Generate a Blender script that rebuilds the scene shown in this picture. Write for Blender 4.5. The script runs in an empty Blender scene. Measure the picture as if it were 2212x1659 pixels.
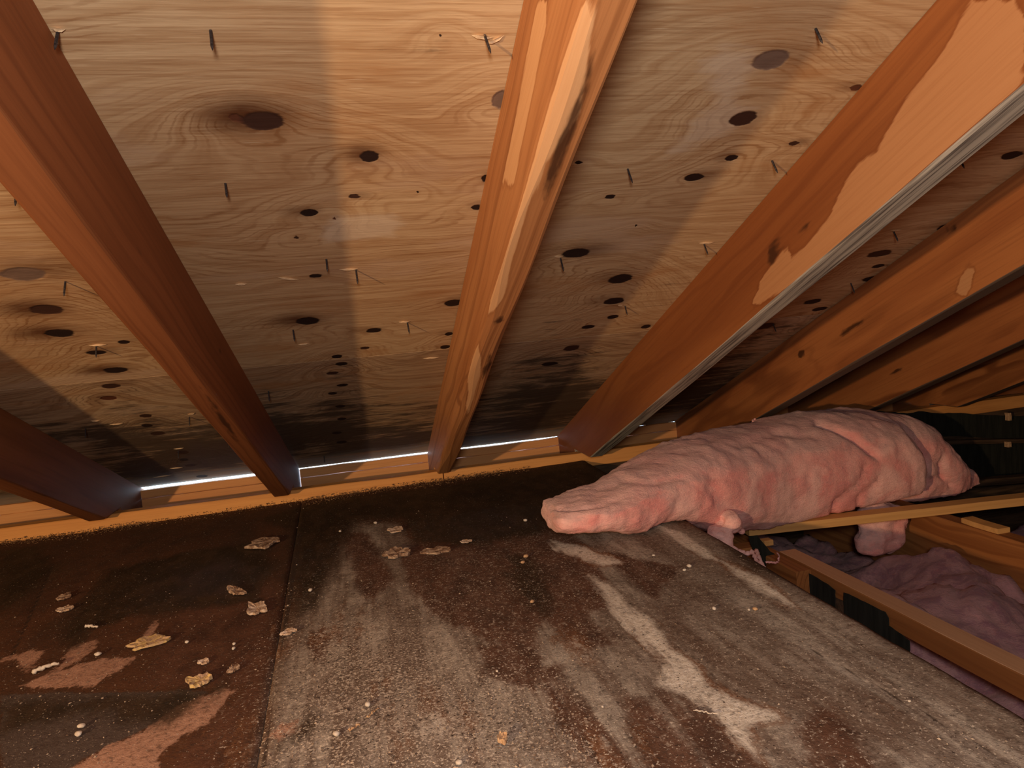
import bpy, bmesh, math, random
import numpy as np
from mathutils import Matrix, Vector

# ------------------------------------------------------------------ frame of the place
# x runs along the eave, y towards the eave, z up.
CAM = np.array([0.0, 0.0, 0.40])
R = np.array([[0.97238577, -0.10289461, 0.20947222],
              [-0.21646566, -0.06217621, 0.97430834],
              [-0.08722688, -0.99274711, -0.08273241]])
F = 1485.1
TH = math.radians(23.0)
SN, CS = math.sin(TH), math.cos(TH)
RN = np.array([0, SN, CS]); RD = np.array([0, CS, -SN])
H = 0.48           # roof sheathing above the viewpoint, square to the roof
RDEP = 0.125       # rafter depth
EAVE_Y = 1.83      # front of the plate
BLOCK_Y = 2.045    # blocking boards
PLATE_TOP = CAM[2] - 0.370
JT = CAM[2] - 0.50 # top of the joists

def ray(px, py):
    return R @ np.array([px - 1106.0, py - 829.5, F])
def on_roof(px, py, drop=0.0):
    r = ray(px, py); return CAM + r * ((H - drop) / (RN @ r))
def roof_xs(px, py, drop=0.0):
    p = on_roof(px, py, drop) - CAM
    return np.array([p[0], p @ RD])
FLN = np.array([-0.011, 0, 1.0]); FLN0 = 0.003
def floor_z(x): return FLN0 + 0.011 * x
def on_floor(px, py):
    r = ray(px, py); t = (FLN0 - FLN @ CAM) / (FLN @ r); return CAM + r * t
def on_plane(px, py, axis, val):
    r = ray(px, py); t = (val - CAM[axis]) / r[axis]; return CAM + r * t

sc = bpy.context.scene
# ------------------------------------------------------------------ camera
cam = bpy.data.cameras.new('camera'); cam.sensor_width = 36.0; cam.sensor_fit = 'HORIZONTAL'
cam.lens = F * 36.0 / 2212.0; cam.clip_start = 0.01
co = bpy.data.objects.new('camera', cam); sc.collection.objects.link(co)
M = Matrix.Identity(4)
for i in range(3):
    M[i][0] = R[i, 0]; M[i][1] = -R[i, 1]; M[i][2] = -R[i, 2]; M[i][3] = CAM[i]
co.matrix_world = M
sc.camera = co
# ------------------------------------------------------------------ daylight
w = bpy.data.worlds.new('sky'); sc.world = w; w.use_nodes = True
bg = w.node_tree.nodes['Background']
bg.inputs[0].default_value = (0.55, 0.78, 1.0, 1); bg.inputs[1].default_value = 8.0
# ------------------------------------------------------------------ work lamp and added fill light
def point(name, loc, col, watt, rad):
    l = bpy.data.lights.new(name, 'POINT'); l.energy = watt; l.color = col; l.shadow_soft_size = rad
    o = bpy.data.objects.new(name, l); o.location = loc; sc.collection.objects.link(o); return o
point('work_lamp', (-1.14, -0.66, CAM[2] + 0.06), (1.0, 0.64, 0.33), 102, 0.02)
point('camera_fill', (-0.03, -0.16, CAM[2] + 0.10), (1.0, 0.93, 0.89), 22, 0.05)  # unseen neutral fill by the viewpoint, added to brighten what the work lamp misses
vs = sc.view_settings
vs.view_transform = 'Standard'; vs.look = 'None'; vs.gamma = 1.0; vs.exposure = 0.0
try: vs.use_curve_mapping = False
except Exception: pass

# ------------------------------------------------------------------ helpers
rnd = random.Random(7)
nprs = np.random.RandomState(5)
def link(o): sc.collection.objects.link(o); return o
def tag(o, label=None, cat=None, group=None, kind=None):
    if label: o['label'] = label
    if cat: o['category'] = cat
    if group: o['group'] = group
    if kind: o['kind'] = kind
    return o
def empty(name, loc=(0, 0, 0)):
    o = bpy.data.objects.new(name, None); o.location = loc; o.empty_display_size = 0.05; return link(o)
def mesh_obj(name, verts, faces, mat, parent=None, mw=None, smooth=False, attrs=None):
    me = bpy.data.meshes.new(name)
    me.from_pydata([tuple(map(float, v)) for v in verts], [], [tuple(int(i) for i in f) for f in faces])
    if smooth: me.polygons.foreach_set('use_smooth', [True] * len(me.polygons))
    me.update()
    if mat: me.materials.append(mat)
    if attrs:
        for k, a in attrs.items():
            at = me.attributes.new(k, 'FLOAT_COLOR', 'POINT')
            at.data.foreach_set('color', np.ascontiguousarray(a, dtype=np.float32).ravel())
    o = bpy.data.objects.new(name, me)
    link(o)
    if parent: o.parent = parent
    if mw is not None:
        o.matrix_world = mw if not parent else mw
        if parent: o.matrix_parent_inverse = Matrix.Identity(4); o.matrix_basis = parent_inv(parent) @ mw
    elif parent:
        o.matrix_basis = parent_inv(parent)
    return o
def wm(o):
    m = o.matrix_basis.copy()
    p = o.parent
    while p: m = p.matrix_basis @ m; p = p.parent
    return m
def parent_inv(p): return wm(p).inverted()
def box_vf(lo, hi):
    x0, y0, z0 = lo; x1, y1, z1 = hi
    v = [(x0, y0, z0), (x1, y0, z0), (x1, y1, z0), (x0, y1, z0), (x0, y0, z1), (x1, y0, z1), (x1, y1, z1), (x0, y1, z1)]
    f = [(0, 3, 2, 1), (4, 5, 6, 7), (0, 1, 5, 4), (1, 2, 6, 5), (2, 3, 7, 6), (3, 0, 4, 7)]
    return v, f
def board(name, lo, hi, mat, parent=None, mw=None, bev=0.0015, seg=8, wob=0.0012, seed=0):
    """a sawn board: long axis cut into segments, eased edges, slightly uneven faces"""
    lo = np.array(lo, float); hi = np.array(hi, float)
    ax = int(np.argmax(hi - lo)); o1, o2 = [(1, 2), (2, 0), (0, 1)][ax]
    rs = np.random.RandomState(seed)
    a0, a1, b0, b1 = lo[o1], hi[o1], lo[o2], hi[o2]
    ring = [(a0 + bev, b0), (a1 - bev, b0), (a1, b0 + bev), (a1, b1 - bev), (a1 - bev, b1), (a0 + bev, b1), (a0, b1 - bev), (a0, b0 + bev)]
    V = []; Fc = []
    for i in range(seg + 1):
        t = lo[ax] + (hi[ax] - lo[ax]) * i / seg
        w1, w2 = rs.uniform(-wob, wob, 2)
        for a, b in ring:
            p = [0, 0, 0]; p[ax] = t; p[o1] = a + w1; p[o2] = b + w2; V.append(p)
    for i in range(seg):
        for k in range(8):
            k2 = (k + 1) % 8
            Fc.append((i * 8 + k, i * 8 + k2, (i + 1) * 8 + k2, (i + 1) * 8 + k))
    Fc.append(tuple(range(7, -1, -1))); Fc.append(tuple(seg * 8 + k for k in range(8)))
    return mesh_obj(name, V, Fc, mat, parent, mw)

def sdist(P, poly):
    """signed distance (positive inside) of points P (n,2) to a polygon"""
    poly = np.asarray(poly, float); n = len(poly)
    d = np.full(len(P), 1e9); ins = np.zeros(len(P), bool)
    for i in range(n):
        a = poly[i]; b = poly[(i + 1) % n]; e = b - a; wv = P - a
        t = np.clip((wv @ e) / max(e @ e, 1e-12), 0, 1)
        q = wv - t[:, None] * e
        d = np.minimum(d, (q ** 2).sum(1))
        c = ((a[1] <= P[:, 1]) & (P[:, 1] < b[1])) | ((b[1] <= P[:, 1]) & (P[:, 1] < a[1]))
        dy = b[1] - a[1] if abs(b[1] - a[1]) > 1e-12 else 1e-12
        xi = a[0] + (P[:, 1] - a[1]) / dy * e[0]
        ins ^= c & (P[:, 0] < xi)
    d = np.sqrt(d); return np.where(ins, d, -d)
def paint(P, polys, soft):
    m = np.zeros(len(P))
    for po in polys:
        s = sdist(P, po)
        m = np.maximum(m, np.clip(0.5 + s / (2 * soft), 0, 1))
    return m

# value noise for geometry
def vnoise(P, scale, seed=0):
    rs = np.random.RandomState(seed); tab = rs.rand(4096)
    Q = P * scale; I = np.floor(Q).astype(int); f = Q - I; f = f * f * (3 - 2 * f)
    def h(i, j, k): return tab[(i * 73856093 ^ j * 19349663 ^ k * 83492791) & 4095]
    r = 0
    for a in (0, 1):
        for b in (0, 1):
            for c in (0, 1):
                wgt = (f[:, 0] if a else 1 - f[:, 0]) * (f[:, 1] if b else 1 - f[:, 1]) * (f[:, 2] if c else 1 - f[:, 2])
                r = r + wgt * h(I[:, 0] + a, I[:, 1] + b, I[:, 2] + c)
    return r * 2 - 1

# ------------------------------------------------------------------ node helpers
class NT:
    def __init__(s, name):
        s.m = bpy.data.materials.new(name); s.m.use_nodes = True
        s.t = s.m.node_tree; s.b = s.t.nodes['Principled BSDF']
        s.b.inputs['Roughness'].default_value = 0.8
        s.b.inputs['Specular IOR Level'].default_value = 0.2
    def n(s, ty, **kw):
        nd = s.t.nodes.new(ty)
        for k, v in kw.items(): setattr(nd, k, v)
        return nd
    def put(s, sock, v):
        if hasattr(v, 'is_output') or isinstance(v, bpy.types.NodeSocket): s.t.links.new(v, sock)
        elif isinstance(v, (tuple, list)):
            v = tuple(v)
            sock.default_value = v + (1,) if len(v) == 3 and sock.type == 'RGBA' else v
        else: sock.default_value = v
    def coord(s, kind='Object'): return s.n('ShaderNodeTexCoord').outputs[kind]
    def map(s, vec, scale=(1, 1, 1), loc=(0, 0, 0), rot=(0, 0, 0)):
        m = s.n('ShaderNodeMapping'); s.put(m.inputs['Vector'], vec)
        m.inputs['Scale'].default_value = scale; m.inputs['Location'].default_value = loc; m.inputs['Rotation'].default_value = rot
        return m.outputs[0]
    def noise(s, vec, scale=1, detail=3, rough=0.5, dist=0.0, dim='3D', w=None):
        nd = s.n('ShaderNodeTexNoise', noise_dimensions=dim)
        if vec is not None and dim != '1D': s.put(nd.inputs['Vector'], vec)
        if w is not None: s.put(nd.inputs['W'], w)
        nd.inputs['Scale'].default_value = scale; nd.inputs['Detail'].default_value = detail
        nd.inputs['Roughness'].default_value = rough; nd.inputs['Distortion'].default_value = dist
        return nd.outputs[0]
    def math(s, op, a, b=0.0, c=0.0, clamp=False):
        nd = s.n('ShaderNodeMath', operation=op, use_clamp=clamp)
        s.put(nd.inputs[0], a); s.put(nd.inputs[1], b)
        if op in ('MULTIPLY_ADD', 'SMOOTH_MIN'): s.put(nd.inputs[2], c)
        return nd.outputs[0]
    def rng(s, v, a, b, c=0.0, d=1.0, smooth=True):
        nd = s.n('ShaderNodeMapRange', interpolation_type='SMOOTHSTEP' if smooth else 'LINEAR')
        s.put(nd.inputs[0], v)
        for i, x in enumerate((a, b, c, d)): nd.inputs[i + 1].default_value = x
        return nd.outputs[0]
    def mix(s, f, a, b, mode='MIX'):
        nd = s.n('ShaderNodeMix', data_type='RGBA', blend_type=mode)
        s.put(nd.inputs[0], f); s.put(nd.inputs[6], a); s.put(nd.inputs[7], b)
        return nd.outputs[2]
    def attr(s, name):
        a = s.n('ShaderNodeAttribute', attribute_name=name)
        sp = s.n('ShaderNodeSeparateColor'); s.t.links.new(a.outputs['Color'], sp.inputs[0])
        return sp.outputs[0], sp.outputs[1], sp.outputs[2], a.outputs['Alpha']
    def sep(s, v):
        nd = s.n('ShaderNodeSeparateXYZ'); s.put(nd.inputs[0], v); return nd.outputs
    def bump(s, h, strength=0.3, dist=0.002):
        nd = s.n('ShaderNodeBump'); nd.inputs['Strength'].default_value = strength; nd.inputs['Distance'].default_value = dist
        s.put(nd.inputs['Height'], h); s.t.links.new(nd.outputs[0], s.b.inputs['Normal'])
    def out(s, col, rough=None):
        s.put(s.b.inputs['Base Color'], col)
        if rough is not None: s.put(s.b.inputs['Roughness'], rough)
        return s.m

def plywood(name, light, mid, dark, mildew, seed):
    t = NT(name); c = t.coord(); x, y, z = t.sep(c)[:3]
    core, bump, halo, plug = t.attr('knot')
    n1 = t.noise(t.map(c, (1.6, 6.5, 1), (seed, seed, 0)), 1, 3, 0.55)
    n2 = t.noise(t.map(c, (7, 30, 1), (seed * 2, 0, 0)), 1, 3, 0.5)
    g = t.math('ADD', y, t.math('MULTIPLY', n1, 0.16))
    g = t.math('ADD', g, t.math('MULTIPLY', n2, 0.012))
    g = t.math('ADD', g, t.math('MULTIPLY', bump, 0.3))
    band = t.noise(None, 48, 2.0, 0.55, dim='1D', w=g)
    gj = t.math('ADD', g, t.math('MULTIPLY', t.noise(t.map(c, (24, 70, 1)), 1, 4, 0.65), 0.010))
    line = t.math('SINE', t.math('MULTIPLY', gj, 2 * math.pi / 0.0115))
    line = t.rng(line, 0.45, 1.0)
    line = t.math('MULTIPLY', line, t.rng(t.noise(t.map(c, (12, 30, 1), (1, 7, 0)), 1, 3, 0.6), 0.36, 0.60, 0.15, 1.0))
    amt = t.rng(t.noise(t.map(c, (2.2, 5, 1), (3 + seed, 1, 0)), 1, 2), 0.42, 0.66)
    line = t.math('MULTIPLY', line, t.math('MAXIMUM', t.math('MULTIPLY', amt, 0.80), t.math('MULTIPLY', bump, 2.2, clamp=True), clamp=True))
    fib = t.noise(t.map(c, (9, 330, 1)), 1, 4, 0.6)
    patch = t.noise(t.map(c, (2.0, 3.2, 1), (9, seed, 0)), 1, 3, 0.5)
    col = t.mix(t.rng(band, 0.36, 0.68, 0, 0.72), light, mid)
    col = t.mix(t.math('MULTIPLY', line, 0.72), col, dark)
    col = t.mix(t.rng(fib, 0.40, 0.78, 0, 0.55), col, dark)
    f2 = t.noise(t.map(c, (26, 520, 1), (3, 3, 0)), 1, 2, 0.6)
    col = t.mix(t.rng(f2, 0.58, 0.72, 0, 0.30), col, dark)
    col = t.mix(t.rng(f2, 0.42, 0.30, 0, 0.35), col, (0.72, 0.52, 0.30))
    warm = t.noise(t.map(c, (3.5, 9, 1), (5, seed, 2)), 1, 4, 0.6)
    col = t.mix(t.rng(warm, 0.56, 0.74, 0, 0.55), col, (0.42, 0.19, 0.06))
    col = t.mix(t.rng(warm, 0.46, 0.30, 0, 0.50), col, (0.60, 0.44, 0.30))
    col = t.mix(t.rng(patch, 0.4, 0.7, 0, 0.45), col, (0.62, 0.46, 0.36), 'MULTIPLY')
    pale = t.rng(t.math('ADD', plug, t.math('MULTIPLY', t.noise(t.map(c, (20, 90, 1)), 1, 3), 0.5)), 0.65, 0.95, 0, 0.5)
    col = t.mix(pale, col, (0.66, 0.54, 0.40))
    # mildew and dirt near the eave
    mn = t.noise(t.map(c, (9, 46, 1), (2, 5, 0)), 1, 5, 0.7)
    mm = t.noise(t.map(c, (2.2, 3.4, 1), (4, seed + 3, 0)), 1, 3, 0.55)
    mw_ = t.math('ADD', t.math('SUBTRACT', t.rng(y, 0.85, 1.75, -0.10, mildew), t.rng(y, 1.84, 2.0, 0.0, 0.16)), t.rng(mm, 0.35, 0.75, -0.10, 0.16))
    mw_ = t.math('ADD', mw_, t.math('MULTIPLY', t.n('ShaderNodeAttribute', attribute_name='kcol').outputs['Alpha'], 0.17))
    mk = t.rng(t.math('ADD', mn, mw_), 0.62, 0.84, 0, 0.85)
    col = t.mix(mk, col, (0.045, 0.03, 0.022))
    eave_glow = t.rng(t.math('ADD', t.math('MULTIPLY', y, 1.0), t.math('MULTIPLY', mn, 0.16)), 1.97, 2.09, 0, 0.7)  # pale daylight glow beside the eave gap, put into the plywood colour
    col = t.mix(eave_glow, col, (0.52, 0.52, 0.47))
    # light torn fibres
    tf = t.noise(t.map(c, (16, 420, 1), (7, 0, 0)), 1, 2, 0.5)
    col = t.mix(t.rng(tf, 0.70, 0.78, 0, 0.55), col, (0.72, 0.56, 0.36))
    jn = t.math('MULTIPLY', t.math('SUBTRACT', t.noise(t.map(c, (60, 140, 1)), 1, 3), 0.5), 0.16)
    col = t.mix(t.math('MULTIPLY', t.rng(t.math('ADD', halo, t.math('MULTIPLY', jn, 2.2)), 0.12, 1.0, 0, 1, False), 1.0), col, (0.085, 0.026, 0.008))
    ck = t.attr('kcol')
    kc = t.mix(t.noise(t.map(c, (60, 120, 1)), 1, 3), t.n('ShaderNodeAttribute', attribute_name='kcol').outputs['Color'], (0.03, 0.015, 0.01))
    kc = t.mix(0.55, t.n('ShaderNodeAttribute', attribute_name='kcol').outputs['Color'], kc)
    col = t.mix(t.rng(t.math('ADD', core, t.math('MULTIPLY', jn, 1.5)), 0.455, 0.56), col, kc)
    hh = t.math('SUBTRACT', t.math('MULTIPLY', fib, 0.6), t.rng(core, 0.45, 0.6, 0, 1.5))
    hh = t.math('ADD', hh, t.math('MULTIPLY', band, 0.35))
    t.bump(hh, 0.35, 0.0016)
    return t.out(col, 0.72)

def lumber(name, a, b, dark, sap=None, seed=0.0, ring=0.010, contrast=0.5, bottom=None, gloss=0.62):
    """wood whose fibres follow the object's local x"""
    t = NT(name); c = t.coord()
    sm, dk, gr, al = t.attr('wood')
    wob = t.noise(t.map(c, (1.3, 7, 7), (seed, seed, 0)), 1, 3, 0.5)
    x, y, z = t.sep(c)[:3]
    yy = t.math('ADD', y, 0.05 + 0.02 * math.sin(seed)); zz = t.math('ADD', z, -0.30)
    rr = t.math('SQRT', t.math('ADD', t.math('MULTIPLY', yy, yy), t.math('MULTIPLY', zz, zz)))
    g = t.math('ADD', rr, t.math('MULTIPLY', wob, 0.055))
    g = t.math('ADD', g, t.math('MULTIPLY', t.math('SUBTRACT', 1.0, dk), -0.0))
    band = t.noise(None, 1.0 / ring * 0.9, 2, 0.5, dim='1D', w=g)
    line = t.rng(t.math('SINE', t.math('MULTIPLY', g, 2 * math.pi / ring)), 0.45, 1.0)
    fib = t.noise(t.map(c, (7, 260, 260), (0, seed, 0)), 1, 4, 0.6)
    big = t.noise(t.map(c, (1.6, 16, 16), (seed, 2, 1)), 1, 3, 0.5)
    col = t.mix(t.rng(big, 0.35, 0.7), a, b)
    col = t.mix(t.rng(band, 0.45, 0.75, 0, contrast * 0.8), col, dark)
    am = t.rng(t.noise(t.map(c, (1.1, 9, 9), (4, seed, 0)), 1, 2), 0.42, 0.62)
    col = t.mix(t.math('MULTIPLY', t.math('MULTIPLY', line, am), contrast), col, dark)
    col = t.mix(t.rng(fib, 0.42, 0.85, 0, 0.35), col, dark)
    if sap:
        jn = t.math('MULTIPLY', t.math('SUBTRACT', t.noise(t.map(c, (6, 70, 70)), 1, 5, 0.65), 0.5), 0.75)
        sc_ = t.mix(t.rng(fib, 0.4, 0.8, 0, 0.25), sap, b)
        sj = t.math('ADD', sm, jn)
        rim = t.math('SUBTRACT', t.rng(sj, 0.26, 0.44), t.rng(sj, 0.46, 0.56), clamp=True)
        col = t.mix(t.math('MULTIPLY', rim, 0.28), col, dark)
        col = t.mix(t.rng(sj, 0.44, 0.58), col, sc_)
    jd = t.math('MULTIPLY', t.math('SUBTRACT', t.noise(t.map(c, (30, 140, 140)), 1, 4), 0.5), 0.5)
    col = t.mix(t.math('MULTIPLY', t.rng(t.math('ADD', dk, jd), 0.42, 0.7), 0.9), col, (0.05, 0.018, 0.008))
    if bottom: col = t.mix(t.rng(t.math('ADD', gr, t.math('MULTIPLY', jd, 0.6)), 0.4, 0.6), col, t.mix(t.rng(fib, 0.4, 0.7), bottom, (0.10, 0.08, 0.07)))
    t.bump(t.math('ADD', fib, t.math('MULTIPLY', band, 0.5)), 0.22, 0.001)
    return t.out(col, gloss)

# ------------------------------------------------------------------ materials
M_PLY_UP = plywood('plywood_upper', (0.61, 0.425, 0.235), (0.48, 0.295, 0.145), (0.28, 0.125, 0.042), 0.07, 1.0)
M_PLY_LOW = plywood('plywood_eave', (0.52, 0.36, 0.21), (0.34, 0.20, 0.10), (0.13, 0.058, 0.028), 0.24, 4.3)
M_R1 = lumber('fir_brown', (0.27, 0.095, 0.034), (0.20, 0.066, 0.022), (0.10, 0.027, 0.010), sap=(0.50, 0.25, 0.11), seed=1.0, contrast=0.28)
M_R2 = lumber('fir_pale', (0.52, 0.235, 0.09), (0.42, 0.17, 0.06), (0.23, 0.08, 0.025), sap=(0.66, 0.36, 0.17), seed=2.3, ring=0.006, contrast=0.7)
M_R3 = lumber('fir_orange', (0.31, 0.108, 0.032), (0.25, 0.080, 0.023), (0.14, 0.035, 0.011), sap=(0.46, 0.215, 0.09), seed=5.1, contrast=0.35, bottom=(0.46, 0.41, 0.34))
M_R4 = lumber('fir_red', (0.42, 0.155, 0.048), (0.32, 0.105, 0.032), (0.11, 0.028, 0.010), sap=(0.5, 0.24, 0.10), seed=8.7, ring=0.008, contrast=0.7, bottom=(0.12, 0.08, 0.055))
M_PLATE = lumber('plate_wood', (0.80, 0.39, 0.12), (0.72, 0.32, 0.09), (0.36, 0.13, 0.035), seed=3.0, ring=0.012, contrast=0.3)
M_BLOCK = lumber('blocking_wood', (0.70, 0.34, 0.13), (0.62, 0.27, 0.10), (0.38, 0.16, 0.06), seed=6.0, ring=0.02, contrast=0.3)
M_BATTEN = lumber('batten_wood', (0.66, 0.37, 0.13), (0.60, 0.32, 0.11), (0.34, 0.16, 0.05), seed=4.0, ring=0.015, contrast=0.25)
M_JOIST = lumber('joist_wood', (0.40, 0.17, 0.055), (0.30, 0.11, 0.032), (0.16, 0.05, 0.015), sap=(0.6, 0.34, 0.18), seed=7.0, contrast=0.5, bottom=(0.16, 0.1, 0.06))

def simple(name, a, b, scale=60, rough=0.9, bump=0.4, dist=0.002, stretch=(1, 1, 1)):
    t = NT(name); c = t.coord()
    n = t.noise(t.map(c, stretch), scale, 4, 0.6)
    t.bump(n, bump, dist)
    return t.out(t.mix(t.rng(n, 0.35, 0.65), a, b), rough)
M_FELT = simple('black_felt', (0.012, 0.013, 0.010), (0.022, 0.023, 0.018), 90, 0.95, 0.5, 0.001, (1, 1, 0.1))
M_NAIL = simple('nail_steel', (0.018, 0.014, 0.014), (0.05, 0.04, 0.038), 300, 0.5)
M_SPLINT = simple('splinter_wood', (0.72, 0.54, 0.33), (0.62, 0.42, 0.24), 200, 0.8)
M_DARKWD = simple('old_dark_wood', (0.10, 0.06, 0.035), (0.05, 0.03, 0.018), 30, 0.9, 0.4, 0.002, (0.3, 4, 4))
M_SHELL = simple('attic_shell', (0.16, 0.10, 0.06), (0.10, 0.06, 0.035), 12, 0.9)
M_PEB = simple('white_pebble', (0.62, 0.55, 0.47), (0.50, 0.42, 0.34), 200, 0.8)
M_CHIP = simple('tan_chip', (0.55, 0.36, 0.20), (0.38, 0.22, 0.12), 160, 0.85)
M_PAPER = simple('torn_paper', (0.50, 0.36, 0.25), (0.18, 0.10, 0.06), 110, 0.9, 0.8, 0.003)
M_PAPER2 = simple('pale_paper', (0.62, 0.50, 0.40), (0.42, 0.28, 0.18), 140, 0.9, 0.6, 0.002)
M_YEL = simple('yellow_crumb', (0.60, 0.42, 0.16), (0.40, 0.27, 0.18), 140, 0.9, 0.8, 0.003)
M_GRIT = simple('grit_grains', (0.46, 0.36, 0.27), (0.14, 0.09, 0.06), 40, 0.9)

def insul(name, a, b, dust, dustamt):
    t = NT(name); c = t.coord('Object')
    n1 = t.noise(t.map(c, (1, 1, 1)), 9, 4, 0.55, 0.6)
    n2 = t.noise(t.map(c, (1, 1, 2.6)), 45, 5, 0.65, 0.4)
    n3 = t.noise(c, 330, 3, 0.6)
    n4 = t.noise(t.map(c, (1, 1, 1), (5, 5, 5)), 22, 5, 0.7, 0.8)
    col = t.mix(t.rng(n1, 0.36, 0.62), a, b)
    geo = t.n('ShaderNodeNewGeometry')
    nz = t.sep(geo.outputs['Normal'])[2]
    up = t.rng(nz, 0.05, 0.95, 0.0, 0.5)
    dm = t.rng(t.math('ADD', t.math('ADD', n4, up), t.math('MULTIPLY', n2, 0.3)), 0.66, 1.05, 0, dustamt)
    col = t.mix(dm, col, dust)
    col = t.mix(t.rng(n2, 0.30, 0.50, 0.28, 0.0), col, (0.55, 0.20, 0.16))
    sp = t.noise(c, 120, 2, 0.5)
    col = t.mix(t.rng(sp, 0.74, 0.80, 0, 0.7), col, (0.06, 0.035, 0.03))
    n5 = t.noise(t.map(c, (1, 1, 3.2), (1, 2, 3)), 110, 4, 0.7, 0.8)
    h = t.math('ADD', t.math('MULTIPLY', n2, 1.0), t.math('ADD', t.math('MULTIPLY', n3, 0.4), t.math('MULTIPLY', n5, 0.8)))
    col = t.mix(t.rng(n5, 0.42, 0.30, 0, 0.35), col, (0.34, 0.12, 0.10))
    col = t.mix(t.rng(n4, 0.60, 0.42, 0.0, 0.30), col, (0.86, 0.52, 0.44))
    t.bump(h, 0.55, 0.006)
    t.b.inputs['Sheen Weight'].default_value = 0.15
    return t.out(col, 1.0)
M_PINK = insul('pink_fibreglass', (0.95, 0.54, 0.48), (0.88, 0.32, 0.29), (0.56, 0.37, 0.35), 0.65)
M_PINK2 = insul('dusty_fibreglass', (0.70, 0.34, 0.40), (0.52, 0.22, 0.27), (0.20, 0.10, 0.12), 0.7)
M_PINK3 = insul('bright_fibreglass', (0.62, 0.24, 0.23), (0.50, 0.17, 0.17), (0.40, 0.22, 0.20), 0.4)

# floor material
def floor_mat():
    t = NT('stained_floor'); c = t.coord()
    red, white, wet_dark, dusty = t.attr('f1')
    pink, grey, crack, gravel = t.attr('f2')
    big = t.noise(t.map(c, (6, 2.5, 1)), 1, 5, 0.6, 0.4)
    med = t.noise(t.map(c, (26, 12, 1)), 1, 5, 0.65, 0.3)
    fine = t.noise(c, 420, 3, 0.6)
    fin2 = t.noise(t.map(c, (1, 1, 1), (3, 3, 3)), 150, 4, 0.7)
    jn = t.math('MULTIPLY', t.math('SUBTRACT', t.math('ADD', t.math('MULTIPLY', med, 0.6), t.math('MULTIPLY', fin2, 0.4)), 0.5), 0.9)
    strk = t.noise(t.map(c, (42, 3.0, 1), (2, 2, 0)), 1, 4, 0.6, 0.2)
    jn = t.math('ADD', jn, t.math('MULTIPLY', t.math('SUBTRACT', strk, 0.5), 0.55))
    def edge(m, lo=0.4, hi=0.62, amt=1.0, k=1.0):
        return t.rng(t.math('ADD', m, t.math('MULTIPLY', jn, k)), lo, hi, 0, amt)
    brown = t.mix(t.rng(big, 0.35, 0.65), (0.105, 0.042, 0.019), (0.060, 0.030, 0.016))
    tan = t.mix(t.rng(med, 0.35, 0.68), (0.40, 0.35, 0.295), (0.22, 0.182, 0.148))
    tan = t.mix(t.rng(strk, 0.40, 0.62, 0, 0.7), tan, (0.125, 0.080, 0.058))
    tan = t.mix(t.rng(big, 0.42, 0.66, 0, 0.75), tan, (0.13, 0.080, 0.055))
    col = t.mix(edge(dusty, 0.3, 0.75), brown, tan)
    col = t.mix(edge(grey, 0.4, 0.6), col, t.mix(fine, (0.10, 0.075, 0.065), (0.075, 0.055, 0.045)))
    col = t.mix(edge(red, 0.32, 0.66, 0.9), col, t.mix(t.rng(med, 0.4, 0.7), (0.115, 0.050, 0.028), (0.060, 0.026, 0.015)))
    rim = t.math('SUBTRACT', edge(white, 0.20, 0.45, 1.0, 1.4), edge(white, 0.42, 0.62, 1.0, 1.4), clamp=True)
    rust = t.rng(t.noise(t.map(c, (16, 5, 1), (6, 1, 0)), 1, 4, 0.6), 0.46, 0.62)
    col = t.mix(t.math('MULTIPLY', t.math('MULTIPLY', rim, rust), 0.75), col, (0.20, 0.085, 0.035))
    col = t.mix(edge(white, 0.36, 0.66, 0.95, 1.4), col, t.mix(t.rng(fin2, 0.35, 0.7), (0.80, 0.74, 0.65), (0.52, 0.45, 0.37)))
    col = t.mix(edge(pink, 0.42, 0.58, 0.95, 1.5), col, t.mix(t.rng(fin2, 0.35, 0.7), (0.46, 0.27, 0.19), (0.36, 0.20, 0.135)))
    col = t.mix(edge(wet_dark, 0.3, 0.7, 0.88), col, t.mix(t.rng(med, 0.42, 0.62), (0.024, 0.016, 0.008), (0.050, 0.030, 0.016)))
    col = t.mix(t.rng(t.math('ADD', crack, t.math('MULTIPLY', jn, 0.5)), 0.45, 0.6, 0, 0.7), col, (0.030, 0.018, 0.012))
    pep = t.noise(t.map(c, (1, 1, 1), (2, 9, 2)), 120, 5, 0.8)
    col = t.mix(t.rng(pep, 0.50, 0.36, 0, 0.55), col, (0.05, 0.032, 0.024))
    col = t.mix(t.math('MULTIPLY', t.rng(pep, 0.54, 0.68, 0, 0.5), t.math('ADD', dusty, 0.15, clamp=True)), col, (0.50, 0.43, 0.35))
    # grit speckle
    gd = t.math('MULTIPLY', t.math('ADD', dusty, gravel), 0.055)
    sp = t.rng(t.math('ADD', t.noise(c, 300, 2, 0.7), t.math('ADD', gd, t.math('MULTIPLY', gravel, 0.03))), 0.66, 0.74, 0, 0.8)
    col = t.mix(sp, col, (0.60, 0.52, 0.43))
    sp2 = t.rng(t.math('ADD', t.noise(t.map(c, (1, 1, 1), (8, 1, 4)), 230, 2, 0.7), gd), 0.70, 0.77, 0, 0.85)
    col = t.mix(sp2, col, (0.030, 0.020, 0.016))
    h = t.math('ADD', t.math('MULTIPLY', fine, 0.5), t.math('MULTIPLY', fin2, 0.8))
    h = t.math('SUBTRACT', h, t.math('MULTIPLY', crack, 1.2))
    t.bump(h, 0.45, 0.003)
    return t.out(col, t.rng(wet_dark, 0.3, 0.8, 0.85, 0.62))
M_FLOOR = floor_mat()

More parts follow.
